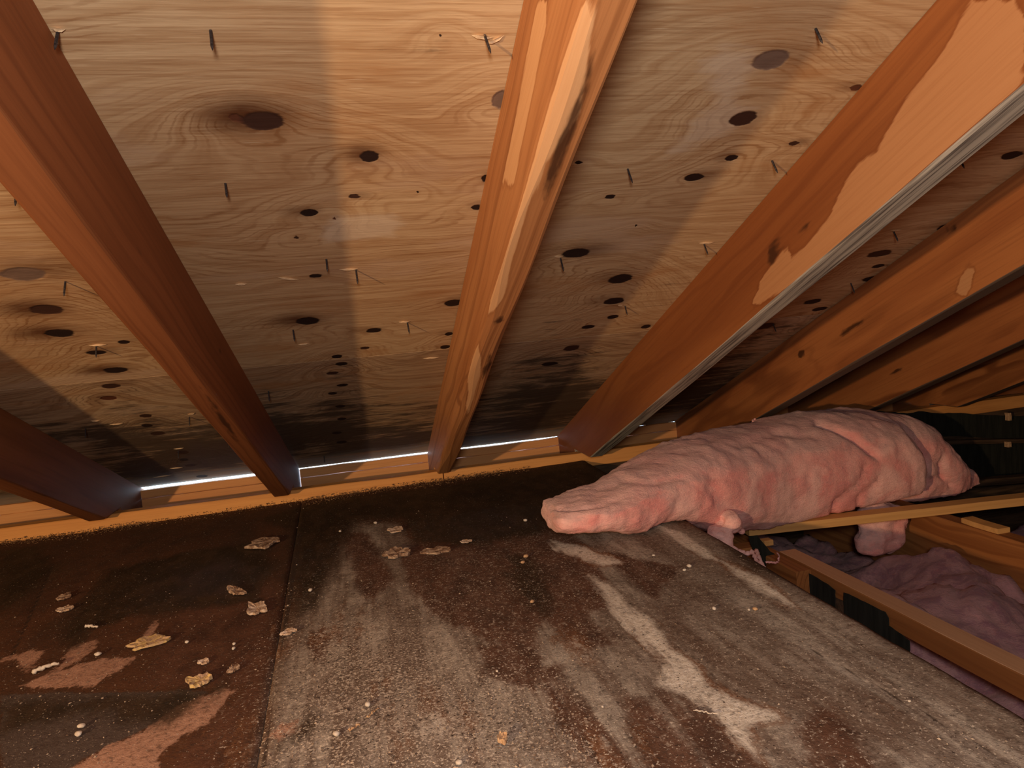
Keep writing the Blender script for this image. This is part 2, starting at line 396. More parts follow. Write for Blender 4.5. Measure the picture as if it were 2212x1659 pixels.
# ------------------------------------------------------------------ roof sheathing
ROOF = Matrix.Identity(4)
for i in range(3):
    ROOF[i][0] = (1.0, 0, 0)[i]; ROOF[i][1] = RD[i]; ROOF[i][2] = RN[i]; ROOF[i][3] = CAM[i]
# local roof frame: (x, s down the slope, n square to the roof)
BL, BR_, GY, RB = (0.018, 0.008, 0.006), (0.060, 0.024, 0.014), (0.235, 0.150, 0.105), (0.14, 0.045, 0.02)
KN = [ # pixel centre, half sizes, colour, halo
 (568,262,46,21,BR_,1.0),(508,255,14,10,RB,1.0),(798,338,22,13,BL,.9),(668,460,20,8,BL,.6),(766,424,15,5,BR_,.5),(720,472,6,3,RB,.2),(640,513,8,3,BR_,.1),
 (682,596,16,4,BL,.4),(955,78,5,4,BL,.1),(665,693,27,8,BL,.9),(808,714,17,5,BL,.5),(788,752,11,3,BR_,.3),(728,770,12,4,BL,.3),(738,786,14,4,BL,.2),(718,806,14,3,BR_,.3),
 (1083,215,21,20,GY,.3),(1050,384,11,8,BL,.6),(1030,447,13,6,BL,.6),(980,655,20,7,BL,.6),(970,722,9,4,BL,.4),(962,750,11,4,BL,.3),(900,415,4,2,BL,.1),
 (740,832,13,3,BL,.2),(718,850,10,3,BL,.2),(735,878,11,3,BL,.2),(738,905,10,3,BL,.1),(728,935,11,3,BL,.1),(738,955,12,3,BL,.1),
 (52,592,52,15,GY,.6),(100,669,38,11,BR_,.9),(130,720,36,9,BL,.9),(268,739,15,4,BL,.4),(208,762,24,5,BL,.5),(250,800,30,6,BL,.9),(335,760,8,3,BL,.4),
 (240,834,24,5,BR_,.5),(235,860,20,5,RB,.3),(315,898,15,4,BR_,.3),(318,919,13,4,BL,.2),(341,936,18,4,BR_,.2),(395,977,14,4,BR_,.3),(397,993,11,3,BL,.2),(412,1005,15,3,BR_,.2),(436,1029,14,3,BL,.2),
 (1665,130,38,22,GY,.3),(1605,257,27,17,BR_,.2),(1580,342,14,7,BL,.5),(1498,384,21,8,BL,.5),(1715,311,12,5,BR_,.6),(1318,425,12,5,BL,.2),(1243,547,30,10,BL,.7),
 (1340,602,24,10,BL,.5),(1326,650,21,7,BL,.5),(1324,684,12,4,BL,.2),(1270,706,14,4,BL,.2),(1395,705,10,4,BL,.5),(1250,350,10,3,BL,.2),(1375,488,4,2,BL,.1),(1850,190,15,7,RB,.5),
 (1235,752,16,6,BR_,.3),(1188,786,18,4,BL,.2),(1420,770,14,5,BL,.3),
 (2185,335,21,9,BL,.5),(1900,548,24,7,BR_,.4),(1897,575,12,4,BL,.3),(1890,602,24,6,BL,.5),(1755,652,17,5,BL,.4),(1770,668,14,4,BL,.3),(1650,705,22,6,BR_,.4),(2050,490,22,8,BL,.4),
]
K = []
for cx, cy, hw, hh, col, halo in KN:
    c0 = roof_xs(cx, cy); a = abs(roof_xs(cx + hw, cy)[0] - roof_xs(cx - hw, cy)[0]) / 2
    b = abs(roof_xs(cx, cy + hh)[1] - roof_xs(cx, cy - hh)[1]) / 2
    K.append((c0[0], c0[1], a, max(b, 0.004), col, halo))
PLUG = [[(690, 490), (720, 465), (850, 460), (880, 480), (850, 510), (700, 525)], [(1700, 0), (1840, 0), (1800, 60), (1600, 170), (1500, 250), (1500, 200)]]
PLUGR = [[roof_xs(*p) for p in po] for po in PLUG[:1]]
WASH = [[roof_xs(*p) for p in [(1560, 90), (1640, 100), (1640, 140), (1600, 200), (1640, 230), (1590, 290), (1500, 320), (1440, 340), (1480, 270), (1540, 220), (1500, 150)]]]
MIL = [[(690,770),(760,765),(765,960),(705,970)], [(1100,765),(1280,750),(1300,830),(1190,880),(1080,880)], [(1450,800),(1640,700),(1680,720),(1560,830),(1420,880)], [(640,985),(760,950),(900,950),(900,970),(640,1000)],
       [(1230,880),(1100,930),(1010,950),(1010,960),(1200,925)], [(230,820),(290,820),(330,900),(250,880)], [(2000,480),(2140,400),(2212,350),(2212,400),(2050,500)], [(540,830),(620,830),(640,980),(600,980)], [(200,925),(480,960),(560,1010),(340,1040),(250,1000)]]
MILR = [[roof_xs(*p) for p in po] for po in MIL]
def panel(name, x0, x1, s0, s1, mat, step, parent):
    nx = max(2, int((x1 - x0) / step)); ns = max(2, int((s1 - s0) / step))
    X, S = np.meshgrid(np.linspace(x0, x1, nx + 1), np.linspace(s0, s1, ns + 1), indexing='ij')
    P = np.stack([X.ravel(), S.ravel()], 1); N = len(P)
    core = np.zeros(N); bump = np.zeros(N); halo = np.zeros(N); kc = np.zeros((N, 4)); kc[:, 3] = 1; kc[:, :3] = BL
    best = np.full(N, 9.0)
    for kx, ks, a, b, col, hl in K:
        if kx < x0 - .2 or kx > x1 + .2 or ks < s0 - .2 or ks > s1 + .2: continue
        dx = P[:, 0] - kx; ds = P[:, 1] - ks
        d = np.sqrt((dx / a) ** 2 + (ds / b) ** 2)
        sel = d < best; best = np.where(sel, d, best); kc[sel, :3] = col
        sg = 3.0 * b + 0.006; sx = 3.6 * a + 0.012
        bump += np.minimum(1.0, 7.5 * sg) * np.exp(-0.5 * ((dx / sx) ** 2 + (ds / sg) ** 2))
        ox = (0.8 if (int(kx * 1000) % 2) else -0.8) * a
        halo = np.maximum(halo, hl * np.exp(-(((dx - ox) / (2.3 * a)) ** 2 + ((ds + .5 * b) / (1.9 * b)) ** 2)))
    core = np.clip(1 - best / 2, 0, 1)
    plug = np.maximum(paint(P, PLUGR, 0.03), 0.95 * paint(P, WASH, 0.04))
    z = np.full(N, H) + 0.0006 * np.sin(P[:, 0] * 9) * np.sin(P[:, 1] * 7) * ((P[:, 0] - x0) * (x1 - P[:, 0]) > 1e-6)
    # recess of the knot holes
    
    V = np.concatenate([np.stack([P[:, 0], P[:, 1], z], 1), [(x0, s0, H + .0125), (x1, s0, H + .0125), (x1, s1, H + .0125), (x0, s1, H + .0125)]])
    idx = np.arange(N).reshape(nx + 1, ns + 1)
    q = np.stack([idx[:-1, :-1].ravel(), idx[:-1, 1:].ravel(), idx[1:, 1:].ravel(), idx[1:, :-1].ravel()], 1).tolist()
    a_ = N
    q.append((a_, a_ + 1, a_ + 2, a_ + 3))
    q.append(tuple([a_ + 1, a_] + [int(i) for i in idx[:, 0]]))
    q.append(tuple([a_ + 3, a_ + 2] + [int(i) for i in idx[::-1, -1]]))
    q.append(tuple([a_, a_ + 3] + [int(i) for i in idx[0, ::-1]]))
    q.append(tuple([a_ + 2, a_ + 1] + [int(i) for i in idx[-1, :]]))
    kc[:, 3] = paint(P, MILR, .05)
    ka = np.zeros((N + 4, 4)); ka[:N, 0] = core; ka[:N, 1] = np.clip(bump, 0, 1.5); ka[:N, 2] = halo; ka[:N, 3] = plug
    kk = np.zeros((N + 4, 4)); kk[:N] = kc; kk[N:, 3] = 1
    return mesh_obj(name, V, q, mat, parent, ROOF, False, {'knot': ka, 'kcol': kk})

ceiling = mesh_obj('ceiling', *box_vf((-3.2, -2.9, H + 0.0135), (5.2, 2.045, H + 0.020)), M_FELT, None, ROOF)
tag(ceiling, 'underside of the sloping roof sheathed in knotty plywood', kind='structure')
SEAM = 1.212; END = 2.036
xs = [-0.435 * H - 0.038, -0.435 * H]
LEFT = {'a': -0.667, 'b': -0.2468, 'c': 0.1646, 'd': 0.5726, 'e': 0.970, 'f': 1.378, 'g': 1.786, 'h': 2.194, 'i': 2.602}
CX = {k: v + 0.019 for k, v in LEFT.items()}
panels = []
def addp(x0, x1, s0, s1, mat, st): panels.append((panel('plywood_panel', x0 + .0008, x1 - .0008, s0 + .0008, s1 - .0008, mat, st, ceiling), x0, x1, s0, s1))
addp(CX['a'], 1.805, 0.0, SEAM, M_PLY_UP, 0.0055)
addp(-3.1, CX['a'], 0.0, SEAM, M_PLY_UP, 0.02)
addp(1.805, 4.2, 0.0, SEAM, M_PLY_UP, 0.02)
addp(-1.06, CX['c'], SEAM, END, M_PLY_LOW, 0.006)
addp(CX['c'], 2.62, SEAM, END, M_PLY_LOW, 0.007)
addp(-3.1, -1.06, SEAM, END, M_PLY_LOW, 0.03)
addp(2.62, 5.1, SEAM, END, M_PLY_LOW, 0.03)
addp(-3.1, 0.6, -1.22, 0.0, M_PLY_UP, 0.05); addp(0.6, 5.1, -1.22, 0.0, M_PLY_UP, 0.05)
addp(4.2, 5.1, 0.0, SEAM, M_PLY_UP, 0.05)
addp(-3.1, 1.6, -2.44, -1.22, M_PLY_UP, 0.05); addp(1.6, 5.1, -2.44, -1.22, M_PLY_UP, 0.05)
def panel_at(x, s):
    for o, a, b, c, d in panels:
        if a <= x <= b and c <= s <= d: return o
    return panels[0][0]
# roofing nails through the sheathing (sub-parts of their panel), with torn splinters
def nail_mesh():
    V = []; Fc = []; r = 0.0013; L = 0.021
    for zc, rr in ((0.003, r), (-L * 0.80, r), (-L, r * 0.25)):
        for k in range(6):
            a = k * math.pi / 3; V.append((rr * math.cos(a), rr * math.sin(a), zc))
    for j in range(2):
        for k in range(6):
            Fc.append((j * 6 + k, (j + 1) * 6 + k, (j + 1) * 6 + (k + 1) % 6, j * 6 + (k + 1) % 6))
    Fc.append((12, 13, 14, 15, 16, 17)[::-1])
    me = bpy.data.meshes.new('roofing_nail'); me.from_pydata(V, [], Fc); me.materials.append(M_NAIL); return me
NM = nail_mesh()
def spl_mesh():
    V = [(-.010, 0, 0), (-.004, .0012, -.0012), (.004, .0016, -.001), (.011, .0002, -.0002), (.003, -.0014, -.0014), (-.005, -.001, -.001), (0, 0, .0008)]
    Fc = [(0, 1, 6), (1, 2, 6), (2, 3, 6), (3, 4, 6), (4, 5, 6), (5, 0, 6), (0, 5, 4, 3, 2, 1)]
    me = bpy.data.meshes.new('splinter'); me.from_pydata(V, [], Fc); me.materials.append(M_SPLINT); return me
SM = spl_mesh()
NAILS = [(125,66,-.08),(455,66,.06),(1047,76,.14),(1762,62,.1),(35,412,0),(487,397,.08),(1356,365,.12),(1668,348,.12),(2070,335,.1),(141,608,-.05),(769,583,.02),(1211,558,.02),
         (1521,528,.08),(1930,499,.12),(208,748,0),(633,712,.08),(880,697,.06),(1350,661,.02),(1838,612,.04),(1670,700,.1),(409,900,0),(494,948,0),(385,974,0),(185,925,0),(580,845,.03),
         (1060,745,0),(700,985,0),(705,560,0)]
for px, py, tl in NAILS:
    x, s = roof_xs(px, py); pn = panel_at(x, s)
    o = link(bpy.data.objects.new('roofing_nail', NM)); o.parent = pn
    L = rnd.uniform(.85, 1.1)
    o.matrix_basis = Matrix.Translation((x, s, H)) @ Matrix.Rotation(-tl * .8, 4, 'Y') @ Matrix.Rotation(rnd.uniform(-.05, .05), 4, 'X') @ Matrix.Diagonal((1, 1, L, 1))
for px, py, sx, sy, rz in [(1040,76,1.0,1.2,.1),(1068,84,.9,1.0,-.6),(752,580,1.3,.9,0),(622,600,1.4,1.0,.35),(1206,552,.7,1.2,.1),(872,694,.9,1,0),(1340,658,.5,1.3,0),(412,893,.9,1.6,-.5),(655,742,.9,.8,-.15),
                           (210,744,1.2,.5,.05),(125,60,.5,1,0),(36,405,.9,.8,.1),(205,908,.8,.9,.1),(250,915,1.2,.9,.05),(380,1010,1.5,.7,.1),(350,1028,2.4,.6,-.12),(930,772,1.6,.8,.05),(520,612,.8,.8,0),(1525,523,1.3,.8,0),(1935,496,1.2,.7,0),(385,968,1.1,.6,0),(490,943,.9,.5,0)]:
    x, s = roof_xs(px, py); pn = panel_at(x, s)
    o = link(bpy.data.objects.new('splinter', SM)); o.parent = pn
    o.matrix_basis = Matrix.Translation((x, s, H - .0008)) @ Matrix.Rotation(rz, 4, 'Z') @ Matrix.Diagonal((sx, sy * 1.3, 1.4, 1))

# ------------------------------------------------------------------ rafters
REND = 2.115
def rafter(key, x0, mat, label, sap=None, dark=None, gray=None, wane=(0.003, 0.003), s_start=-2.44, depth=RDEP):
    """sap/dark/gray: dict face -> list of pixel polygons; faces: L (left), R (right), B (bottom)"""
    x1 = x0 + 0.038
    st = np.concatenate([np.arange(s_start, 0.2, 0.12), np.arange(0.2, REND, 0.014)])
    nb = H - depth
    V = []; A = []; face_id = []
    nside, nbot = 9, 6
    for s in st:
        yb = s * CS + nb * SN
        zc = (PLATE_TOP - CAM[2] + 0.0005) if yb < EAVE_Y + .045 else (PLATE_TOP - CAM[2] - 0.050)
        bot = max(nb, (zc + s * SN) / CS)
        wl = wane[0] * (1 + 0.5 * math.sin(s * 5 + x0 * 9) + 0.3 * math.sin(s * 17 + x0)); wr = wane[1] * (1 + 0.4 * math.sin(s * 6 + 2) + 0.35 * math.sin(s * 15 + x0))
        wl = max(wl, .0015); wr = max(wr, .0015)
        ring = []
        for i in range(nside): ring.append((x0, H - .0006 + (bot + wl - H) * i / (nside - 1), 0))
        ring.append((x0 + wl * .3, bot + wl * .3, 2))
        for i in range(nbot): ring.append((x0 + wl + (x1 - x0 - wl - wr) * i / (nbot - 1), bot, 2))
        ring.append((x1 - wr * .3, bot + wr * .3, 2))
        for i in range(nside): ring.append((x1, bot + wr + (H - .0006 - bot - wr) * i / (nside - 1), 1))
        for r_ in ring: V.append((s, r_[0], r_[1])); face_id.append(r_[2])
    m = len(ring); ns = len(st); Fc = []
    for i in range(ns - 1):
        for k in range(m):
            k2 = (k + 1) % m
            Fc.append((i * m + k, (i + 1) * m + k, (i + 1) * m + k2, i * m + k2))
    Fc.append(tuple(range(m))); Fc.append(tuple((ns - 1) * m + k for k in range(m - 1, -1, -1)))
    V = np.array(V); fid = np.array(face_id)
    at = np.zeros((len(V), 4)); at[:, 3] = 1
    def facepts(px, py, f):
        if f == 'L': p = on_plane(px, py, 0, x0) - CAM; return (p @ RD, p @ RN)
        if f == 'R': p = on_plane(px, py, 0, x1) - CAM; return (p @ RD, p @ RN)
        p = on_roof(px, py, depth) - CAM; return (p @ RD, p[0])
    for ch, dct in enumerate((sap, dark, gray)):
        if not dct: continue
        for f, polys in dct.items():
            code = {'L': 0, 'R': 1, 'B': 2}[f]; sel = fid == code
            P2 = V[sel][:, [0, 2]] if f != 'B' else V[sel][:, [0, 1]]
            if polys == 'all': at[sel, ch] = 1.0; continue
            pp = [[facepts(a, b, f) for a, b in po] for po in polys]
            at[sel, ch] = np.maximum(at[sel, ch], paint(P2, pp, 0.010))
    # local axes: x along slope, y = world x, z = normal
    mw = Matrix.Identity(4)
    for i in range(3): mw[i][0] = RD[i]; mw[i][1] = (1.0, 0, 0)[i]; mw[i][2] = RN[i]; mw[i][3] = CAM[i]
    o = mesh_obj('rafter', V, Fc, mat, None, mw, False, {'wood': at})
    # mark shading sharp only at edges via normals left flat
    tag(o, label, 'rafter', 'roof rafters')
    return o
rafter('z', -1.08, M_R1, 'brown rafter out at the far left, beyond the one in the lower left corner')
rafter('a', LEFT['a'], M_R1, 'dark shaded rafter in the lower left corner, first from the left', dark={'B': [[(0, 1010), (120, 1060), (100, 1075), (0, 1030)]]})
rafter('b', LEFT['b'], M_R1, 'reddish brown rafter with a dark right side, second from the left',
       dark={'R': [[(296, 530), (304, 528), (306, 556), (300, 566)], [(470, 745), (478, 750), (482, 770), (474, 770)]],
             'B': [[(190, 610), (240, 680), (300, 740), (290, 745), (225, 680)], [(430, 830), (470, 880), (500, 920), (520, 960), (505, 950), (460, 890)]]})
rafter('c', LEFT['c'], M_R2, 'bright honey coloured rafter with a waney edge, in the middle of the photo',
       sap={'B': [[(1190, 0), (1290, 0), (1250, 250), (1180, 350), (1140, 460), (1090, 640), (1050, 690), (1040, 600), (1090, 420), (1140, 200)], [(1010, 780), (1030, 720), (1040, 800), (1010, 900)]],
            'L': [[(1160, 0), (1190, 0), (1110, 400), (1085, 400)]]},
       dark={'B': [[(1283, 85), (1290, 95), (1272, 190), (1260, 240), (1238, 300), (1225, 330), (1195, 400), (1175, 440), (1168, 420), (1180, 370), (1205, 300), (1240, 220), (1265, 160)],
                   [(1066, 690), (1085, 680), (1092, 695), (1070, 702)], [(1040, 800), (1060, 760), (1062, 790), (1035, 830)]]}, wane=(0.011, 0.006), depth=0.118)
rafter('d', LEFT['d'], M_R3, 'orange rafter with a pale sapwood flame and a grey bottom edge',
       sap={'L': [[(2090, 0), (2212, 0), (2212, 180), (2050, 330), (1900, 465), (1770, 590), (1640, 660), (1625, 655), (1650, 590), (1700, 530), (1715, 530), (1705, 555), (1740, 530), (1790, 470), (1830, 380), (1860, 345), (1890, 330), (1960, 210), (2010, 150), (2050, 90)]]},
       dark={'L': [[(1660, 530), (1740, 470), (1760, 480), (1700, 520), (1670, 570), (1655, 570)]]}, gray={'B': 'all'}, depth=0.136)  # bottom face coloured greyer and paler than the sides
rafter('e', LEFT['e'], M_R4, 'red brown rafter with knots and a pale scar, just right of the grey edged one',
       sap={'L': [[(2090, 570), (2105, 580), (2090, 640), (2065, 640), (2075, 600)]]},
       dark={'L': [[(1722, 758), (1736, 755), (1745, 768), (1732, 775), (1722, 770)], [(1748, 785), (1756, 784), (1755, 800), (1748, 798)], [(2090, 622), (2098, 622), (2098, 638), (2088, 640)],
                   [(1808, 718), (1900, 672), (1960, 650), (1880, 695), (1815, 728)], [(2035, 485), (2070, 478), (2065, 500), (2040, 505)]]}, gray={'B': 'all'}, depth=0.130)
rafter('f', LEFT['f'], M_R4, 'dark red rafter with long oval grain, second to the right of the grey edged one',
       dark={'L': [[(1915, 815), (1935, 797), (1960, 792), (1945, 806)], [(1820, 862), (1850, 848), (1835, 862)]]}, gray={'B': 'all'})
rafter('g', LEFT['g'], M_R4, 'shadowed rafter at the right edge above the orange sliver of plate', gray={'B': 'all'})
rafter('h', LEFT['h'], M_R1, 'dim rafter farthest right whose foot shows above the black felt')
rafter('i', LEFT['i'], M_R1, 'dim rafter out beyond the right edge of the photo')
rafter('j', 3.01, M_R1, 'dim rafter a second step beyond the right edge of the photo')

# ------------------------------------------------------------------ plate, blocking
def roof_z(y, drop=0.0): return CAM[2] + ((H - drop) - y * SN) / CS
BX = 'plate laid along the eave'
jx = on_plane(957, 1018, 1, EAVE_Y)[0]
pl = board('top_plate', (-3.1, EAVE_Y, PLATE_TOP - .040), (jx - .0015, EAVE_Y + .036, PLATE_TOP), M_PLATE, seg=26, seed=2, bev=.002)
tag(pl, 'bright orange wooden plate along the eave, left of the joint under the middle rafter', 'plate', BX)
pl = board('top_plate', (jx + .0015, EAVE_Y, PLATE_TOP - .040), (5.0, EAVE_Y + .036, PLATE_TOP), M_PLATE, seg=36, seed=3, bev=.002)
tag(pl, 'bright orange wooden plate along the eave, right of the joint under the middle rafter', 'plate', BX)
wt = mesh_obj('wall_eave', *box_vf((-3.2, EAVE_Y + .037, -.55), (5.2, BLOCK_Y + .03, PLATE_TOP - .052)), M_DARKWD); tag(wt, 'dark wall top behind the eave plate', kind='structure')
keys = list('abcdefghi')
edges = [(-3.0, -1.08), (-1.042, LEFT['a'])] + [(LEFT[keys[i]] + .038, LEFT[keys[i + 1]]) for i in range(8)] + [(LEFT['i'] + .038, 3.01), (3.048, 5.0)]
names = ['far left bay', 'bay left of the first rafter', 'bay between the first and second rafters', 'bay between the second rafter and the middle rafter', 'bay between the middle rafter and the grey edged rafter',
         'bay right of the grey edged rafter', 'shadowed bay behind the pink batt', 'dark bay behind the top of the pink batt', 'bay above the black felt', 'far right bay', 'bay beyond the right edge', 'last bay on the right']
for i, (a, b) in enumerate(edges):
    gap = [0.004, 0.004, 0.011, 0.0085, 0.0085, 0.005, 0.0, 0.0, 0.0, 0, 0, 0][i]
    zt = roof_z(BLOCK_Y) - gap - 0.001; zb = PLATE_TOP - .053; zm = zt - (zt - zb) * .36
    e = empty('blocking', ((a + b) / 2, BLOCK_Y, zb)); tag(e, 'two-board wooden blocking closing the ' + names[i], 'blocking', 'blocking boards between rafter feet')
    g2 = [.001, .001, .001, .0035, .001, .001, 0, 0, 0, 0, 0, 0][i]
    board('upper_board', (a + g2, BLOCK_Y, zm + .0008), (b - .001, BLOCK_Y + .019, zt), M_BLOCK, e, seg=6, seed=i, bev=.0012)
    board('lower_board', (a + g2, BLOCK_Y - .001, zb), (b - .001, BLOCK_Y + .019, zm - .0008), M_BLOCK, e, seg=6, seed=i + 50, bev=.0012)

# ------------------------------------------------------------------ floor
floor = empty('floor', (0, 0, 0)); tag(floor, 'stained and dusty panel floor between the rafters and the joist bays', kind='structure')
EDGE = [on_floor(1560, 1165), on_floor(1693, 1246), on_floor(1964, 1409), on_floor(2212, 1554)]
ex0, ey0 = EDGE[1][0], EDGE[1][1]; ex1, ey1 = EDGE[3][0], EDGE[3][1]
def edge_x(y): return ex0 + (ex1 - ex0) * (y - ey0) / (ey1 - ey0) * 0.8
sa = on_floor(640, 1150); sb = on_floor(553, 1659)
def seam_x(y): return sa[0] + (sb[0] - sa[0]) * (y - sa[1]) / (sb[1] - sa[1])
def fpoly(lst): return [on_floor(*p)[:2] for p in lst]
RED = [[(1000,1090),(1180,1090),(1280,1190),(1320,1290),(1250,1300),(1150,1200),(1020,1160)],[(740,1150),(800,1150),(850,1250),(800,1300),(760,1260)],[(690,1340),(720,1400),(700,1440),(660,1400)],[(1030,1400),(1100,1380),(1180,1420),(1150,1500),(1050,1460)],[(860,1190),(1000,1160),(1150,1150),(1230,1200),(1290,1260),(1310,1310),(1270,1330),(1330,1390),(1250,1400),(1180,1340),(1130,1400),(1080,1400),(1000,1360),(930,1330),(880,1270)],
       [(1280,1190),(1350,1200),(1470,1225),(1440,1255),(1420,1290),(1380,1265),(1330,1225)],
       [(1470,1500),(1520,1540),(1570,1555),(1630,1620),(1665,1690),(1540,1690),(1500,1600)],
       [(1140,1440),(1220,1430),(1210,1480),(1250,1530),(1310,1570),(1340,1610),(1380,1659),(1330,1690),(1290,1659),(1210,1560)],
       [(1100,1330),(1160,1350),(1170,1410),(1110,1420)], [(1425,1490),(1445,1500),(1510,1570),(1550,1640),(1530,1640),(1470,1570)], [(1480,1480),(1500,1490),(1540,1540),(1520,1540)],
       [(400,1300),(600,1260),(590,1400),(540,1600),(500,1700),(350,1690),(400,1610),(480,1540),(540,1480),(460,1480),(300,1480)],[(1350,1500),(1400,1510),(1500,1600),(1560,1690),(1400,1690),(1360,1560)],
       [(1700,1570),(1800,1530),(1850,1600),(1900,1690),(1760,1690)]]
WHITE = [[(1270,1240),(1310,1260),(1360,1310),(1400,1335),(1440,1400),(1500,1440),(1520,1480),(1600,1515),(1690,1540),(1710,1565),(1610,1570),(1640,1640),(1590,1600),(1540,1540),(1480,1500),(1420,1480),(1440,1440),(1400,1390),(1340,1330)],
         [(1560,1212),(1640,1250),(1700,1288),(1715,1312),(1660,1285),(1590,1243)], [(1190,1165),(1250,1178),(1340,1215),(1300,1225),(1200,1188)], [(1400,1128),(1480,1150),(1560,1215),(1520,1205),(1440,1155)],
         [(640,1300),(670,1300),(675,1325),(645,1330)],[(700,1345),(735,1350),(730,1385),(700,1380)],[(740,1320),(780,1310),(785,1322),(745,1330)],[(800,1352),(815,1346),(810,1360),(785,1362)],[(860,1470),(905,1480),(915,1520),(880,1530)],
         [(850,1560),(960,1530),(1040,1560),(1000,1620),(900,1620)],[(600,1370),(622,1375),(600,1420),(590,1400)],[(545,1560),(570,1500),(578,1500),(560,1580),(540,1659)],[(1290,1600),(1330,1590),(1310,1640),(1285,1640)],
         [(1000,1600),(1100,1600),(1150,1659),(980,1659)],[(1190,1380),(1260,1400),(1300,1440),(1240,1430)]]
WET_DARK = [[(560,1120),(700,1080),(960,1050),(1250,1000),(1560,955),(1400,1020),(1260,1070),(1200,1080),(1180,1150),(1000,1180),(900,1170),(860,1120),(770,1120),(740,1180),(720,1240),(690,1310),(640,1330),(625,1250),(640,1150)],
       [(0,1190),(90,1180),(120,1230),(0,1330)], [(0,1520),(300,1500),(470,1488),(400,1540),(320,1575),(250,1560),(230,1530),(100,1560),(0,1575)], [(1090,1200),(1150,1200),(1190,1280),(1180,1330),(1120,1300)], [(640,1570),(680,1540),(672,1590),(610,1620)],  # includes the darker band along the grey patch at lower left
       [(1560,1180),(1620,1200),(1700,1250),(1640,1235),(1580,1205)],[(230,1230),(420,1190),(560,1170),(600,1220),(560,1300),(300,1330),(200,1360),(170,1400),(120,1380)]]
DUST = [[(760,1130),(860,1130),(900,1200),(1150,1150),(1190,1140),(1400,1110),(1560,1165),(2300,1600),(2300,1800),(540,1800),(575,1500),(605,1400),(660,1290),(720,1220)]]
PINKP = [[(512,1490),(430,1500),(370,1540),(310,1572),(230,1610),(140,1668),(60,1720),(320,1740),(345,1640),(370,1610),(430,1570),(480,1520)], [(0,1425),(60,1405),(112,1400),(90,1425),(55,1455),(30,1430),(0,1432)],
         [(120,1450),(160,1395),(205,1380),(200,1402),(165,1430)], [(40,1482),(120,1455),(200,1425),(290,1420),(250,1450),(200,1480),(120,1480)], [(562,1600),(600,1562),(645,1555),(640,1580),(600,1600)], [(295,1385),(335,1335),(345,1337),(330,1375),(300,1392)]]
GREYP = [[(0,1500),(460,1490),(310,1580),(180,1640),(60,1740),(0,1800)]]
CRACK = [[(108,1225),(116,1225),(30,1420),(20,1420)],[(1740,1400),(1760,1405),(2212,1660),(2212,1668)] ,[(1192,1480),(1200,1480),(1260,1570),(1300,1660),(1292,1660),(1250,1575)],[(640,1150),(655,1150),(630,1300),(600,1450),(575,1659),(560,1659),(596,1440)]]
GRAV = [[(640,1360),(850,1330),(1050,1450),(1200,1500),(1250,1700),(560,1700),(600,1450)]]
def fpanel(name, xa, xb, y0, y1, step):
    ny = max(2, int((y1 - y0) / step)); Y = np.linspace(y0, y1, ny + 1)
    nx = max(2, int(abs(xb(0.9) - xa(0.9)) / step))
    T = np.linspace(0, 1, nx + 1)
    YY, TT = np.meshgrid(Y, T, indexing='ij')
    A_ = np.array([xa(y) for y in Y])[:, None]; B_ = np.array([xb(y) for y in Y])[:, None]
    XX = A_ + (B_ - A_) * TT
    P = np.stack([XX.ravel(), YY.ravel()], 1); N = len(P)
    P3 = np.stack([P[:, 0], P[:, 1], P[:, 0] * 0], 1)
    z = floor_z(P[:, 0]) + 0.0012 * vnoise(P3, 9, 3) + 0.0006 * vnoise(P3, 40, 4)
    inner = (TT.ravel() > 0) & (TT.ravel() < 1)
    z = np.where(inner, z, z - .0015)
    V = np.concatenate([np.stack([P[:, 0], P[:, 1], z], 1), np.stack([P[:, 0], P[:, 1], z - .012], 1)])
    idx = np.arange(N).reshape(ny + 1, nx + 1)
    q = np.stack([idx[:-1, :-1].ravel(), idx[:-1, 1:].ravel(), idx[1:, 1:].ravel(), idx[1:, :-1].ravel()], 1).tolist()
    for arr in (idx[0, :], idx[-1, ::-1], idx[::-1, 0], idx[:, -1]):
        for i in range(len(arr) - 1): q.append((int(arr[i + 1]), int(arr[i]), int(arr[i]) + N, int(arr[i + 1]) + N))
    f1 = np.stack([paint(P, [fpoly(p) for p in RED], .03), np.maximum(paint(P, [fpoly(p) for p in WHITE[:4]], .022), .66 * paint(P, [fpoly(p) for p in WHITE[4:]], .07)), paint(P, [fpoly(p) for p in WET_DARK], .05), paint(P, [fpoly(p) for p in DUST], .06)], 1)
    f2 = np.stack([paint(P, [fpoly(p) for p in PINKP], .022), paint(P, [fpoly(p) for p in GREYP], .015), paint(P, [fpoly(p) for p in CRACK], .006), paint(P, [fpoly(p) for p in GRAV], .08)], 1)
    f1 = np.concatenate([f1, f1]); f2 = np.concatenate([f2, f2])
    return mesh_obj(name, V, q, M_FLOOR, floor, None, True, {'f1': f1, 'f2': f2})
fpanel('floor_panel', lambda y: seam_x(y) + .0008, lambda y: edge_x(y), 0.30, EAVE_Y - .001, .0062)
fpanel('floor_panel', lambda y: -1.05, lambda y: seam_x(y) - .0008, 0.30, EAVE_Y - .001, .0068)
fpanel('floor_panel', lambda y: -3.1, lambda y: -1.051, 0.30, EAVE_Y - .001, .06)
fpanel('floor_panel', lambda y: -3.1, lambda y: ex1, -2.6, 0.299, .08)

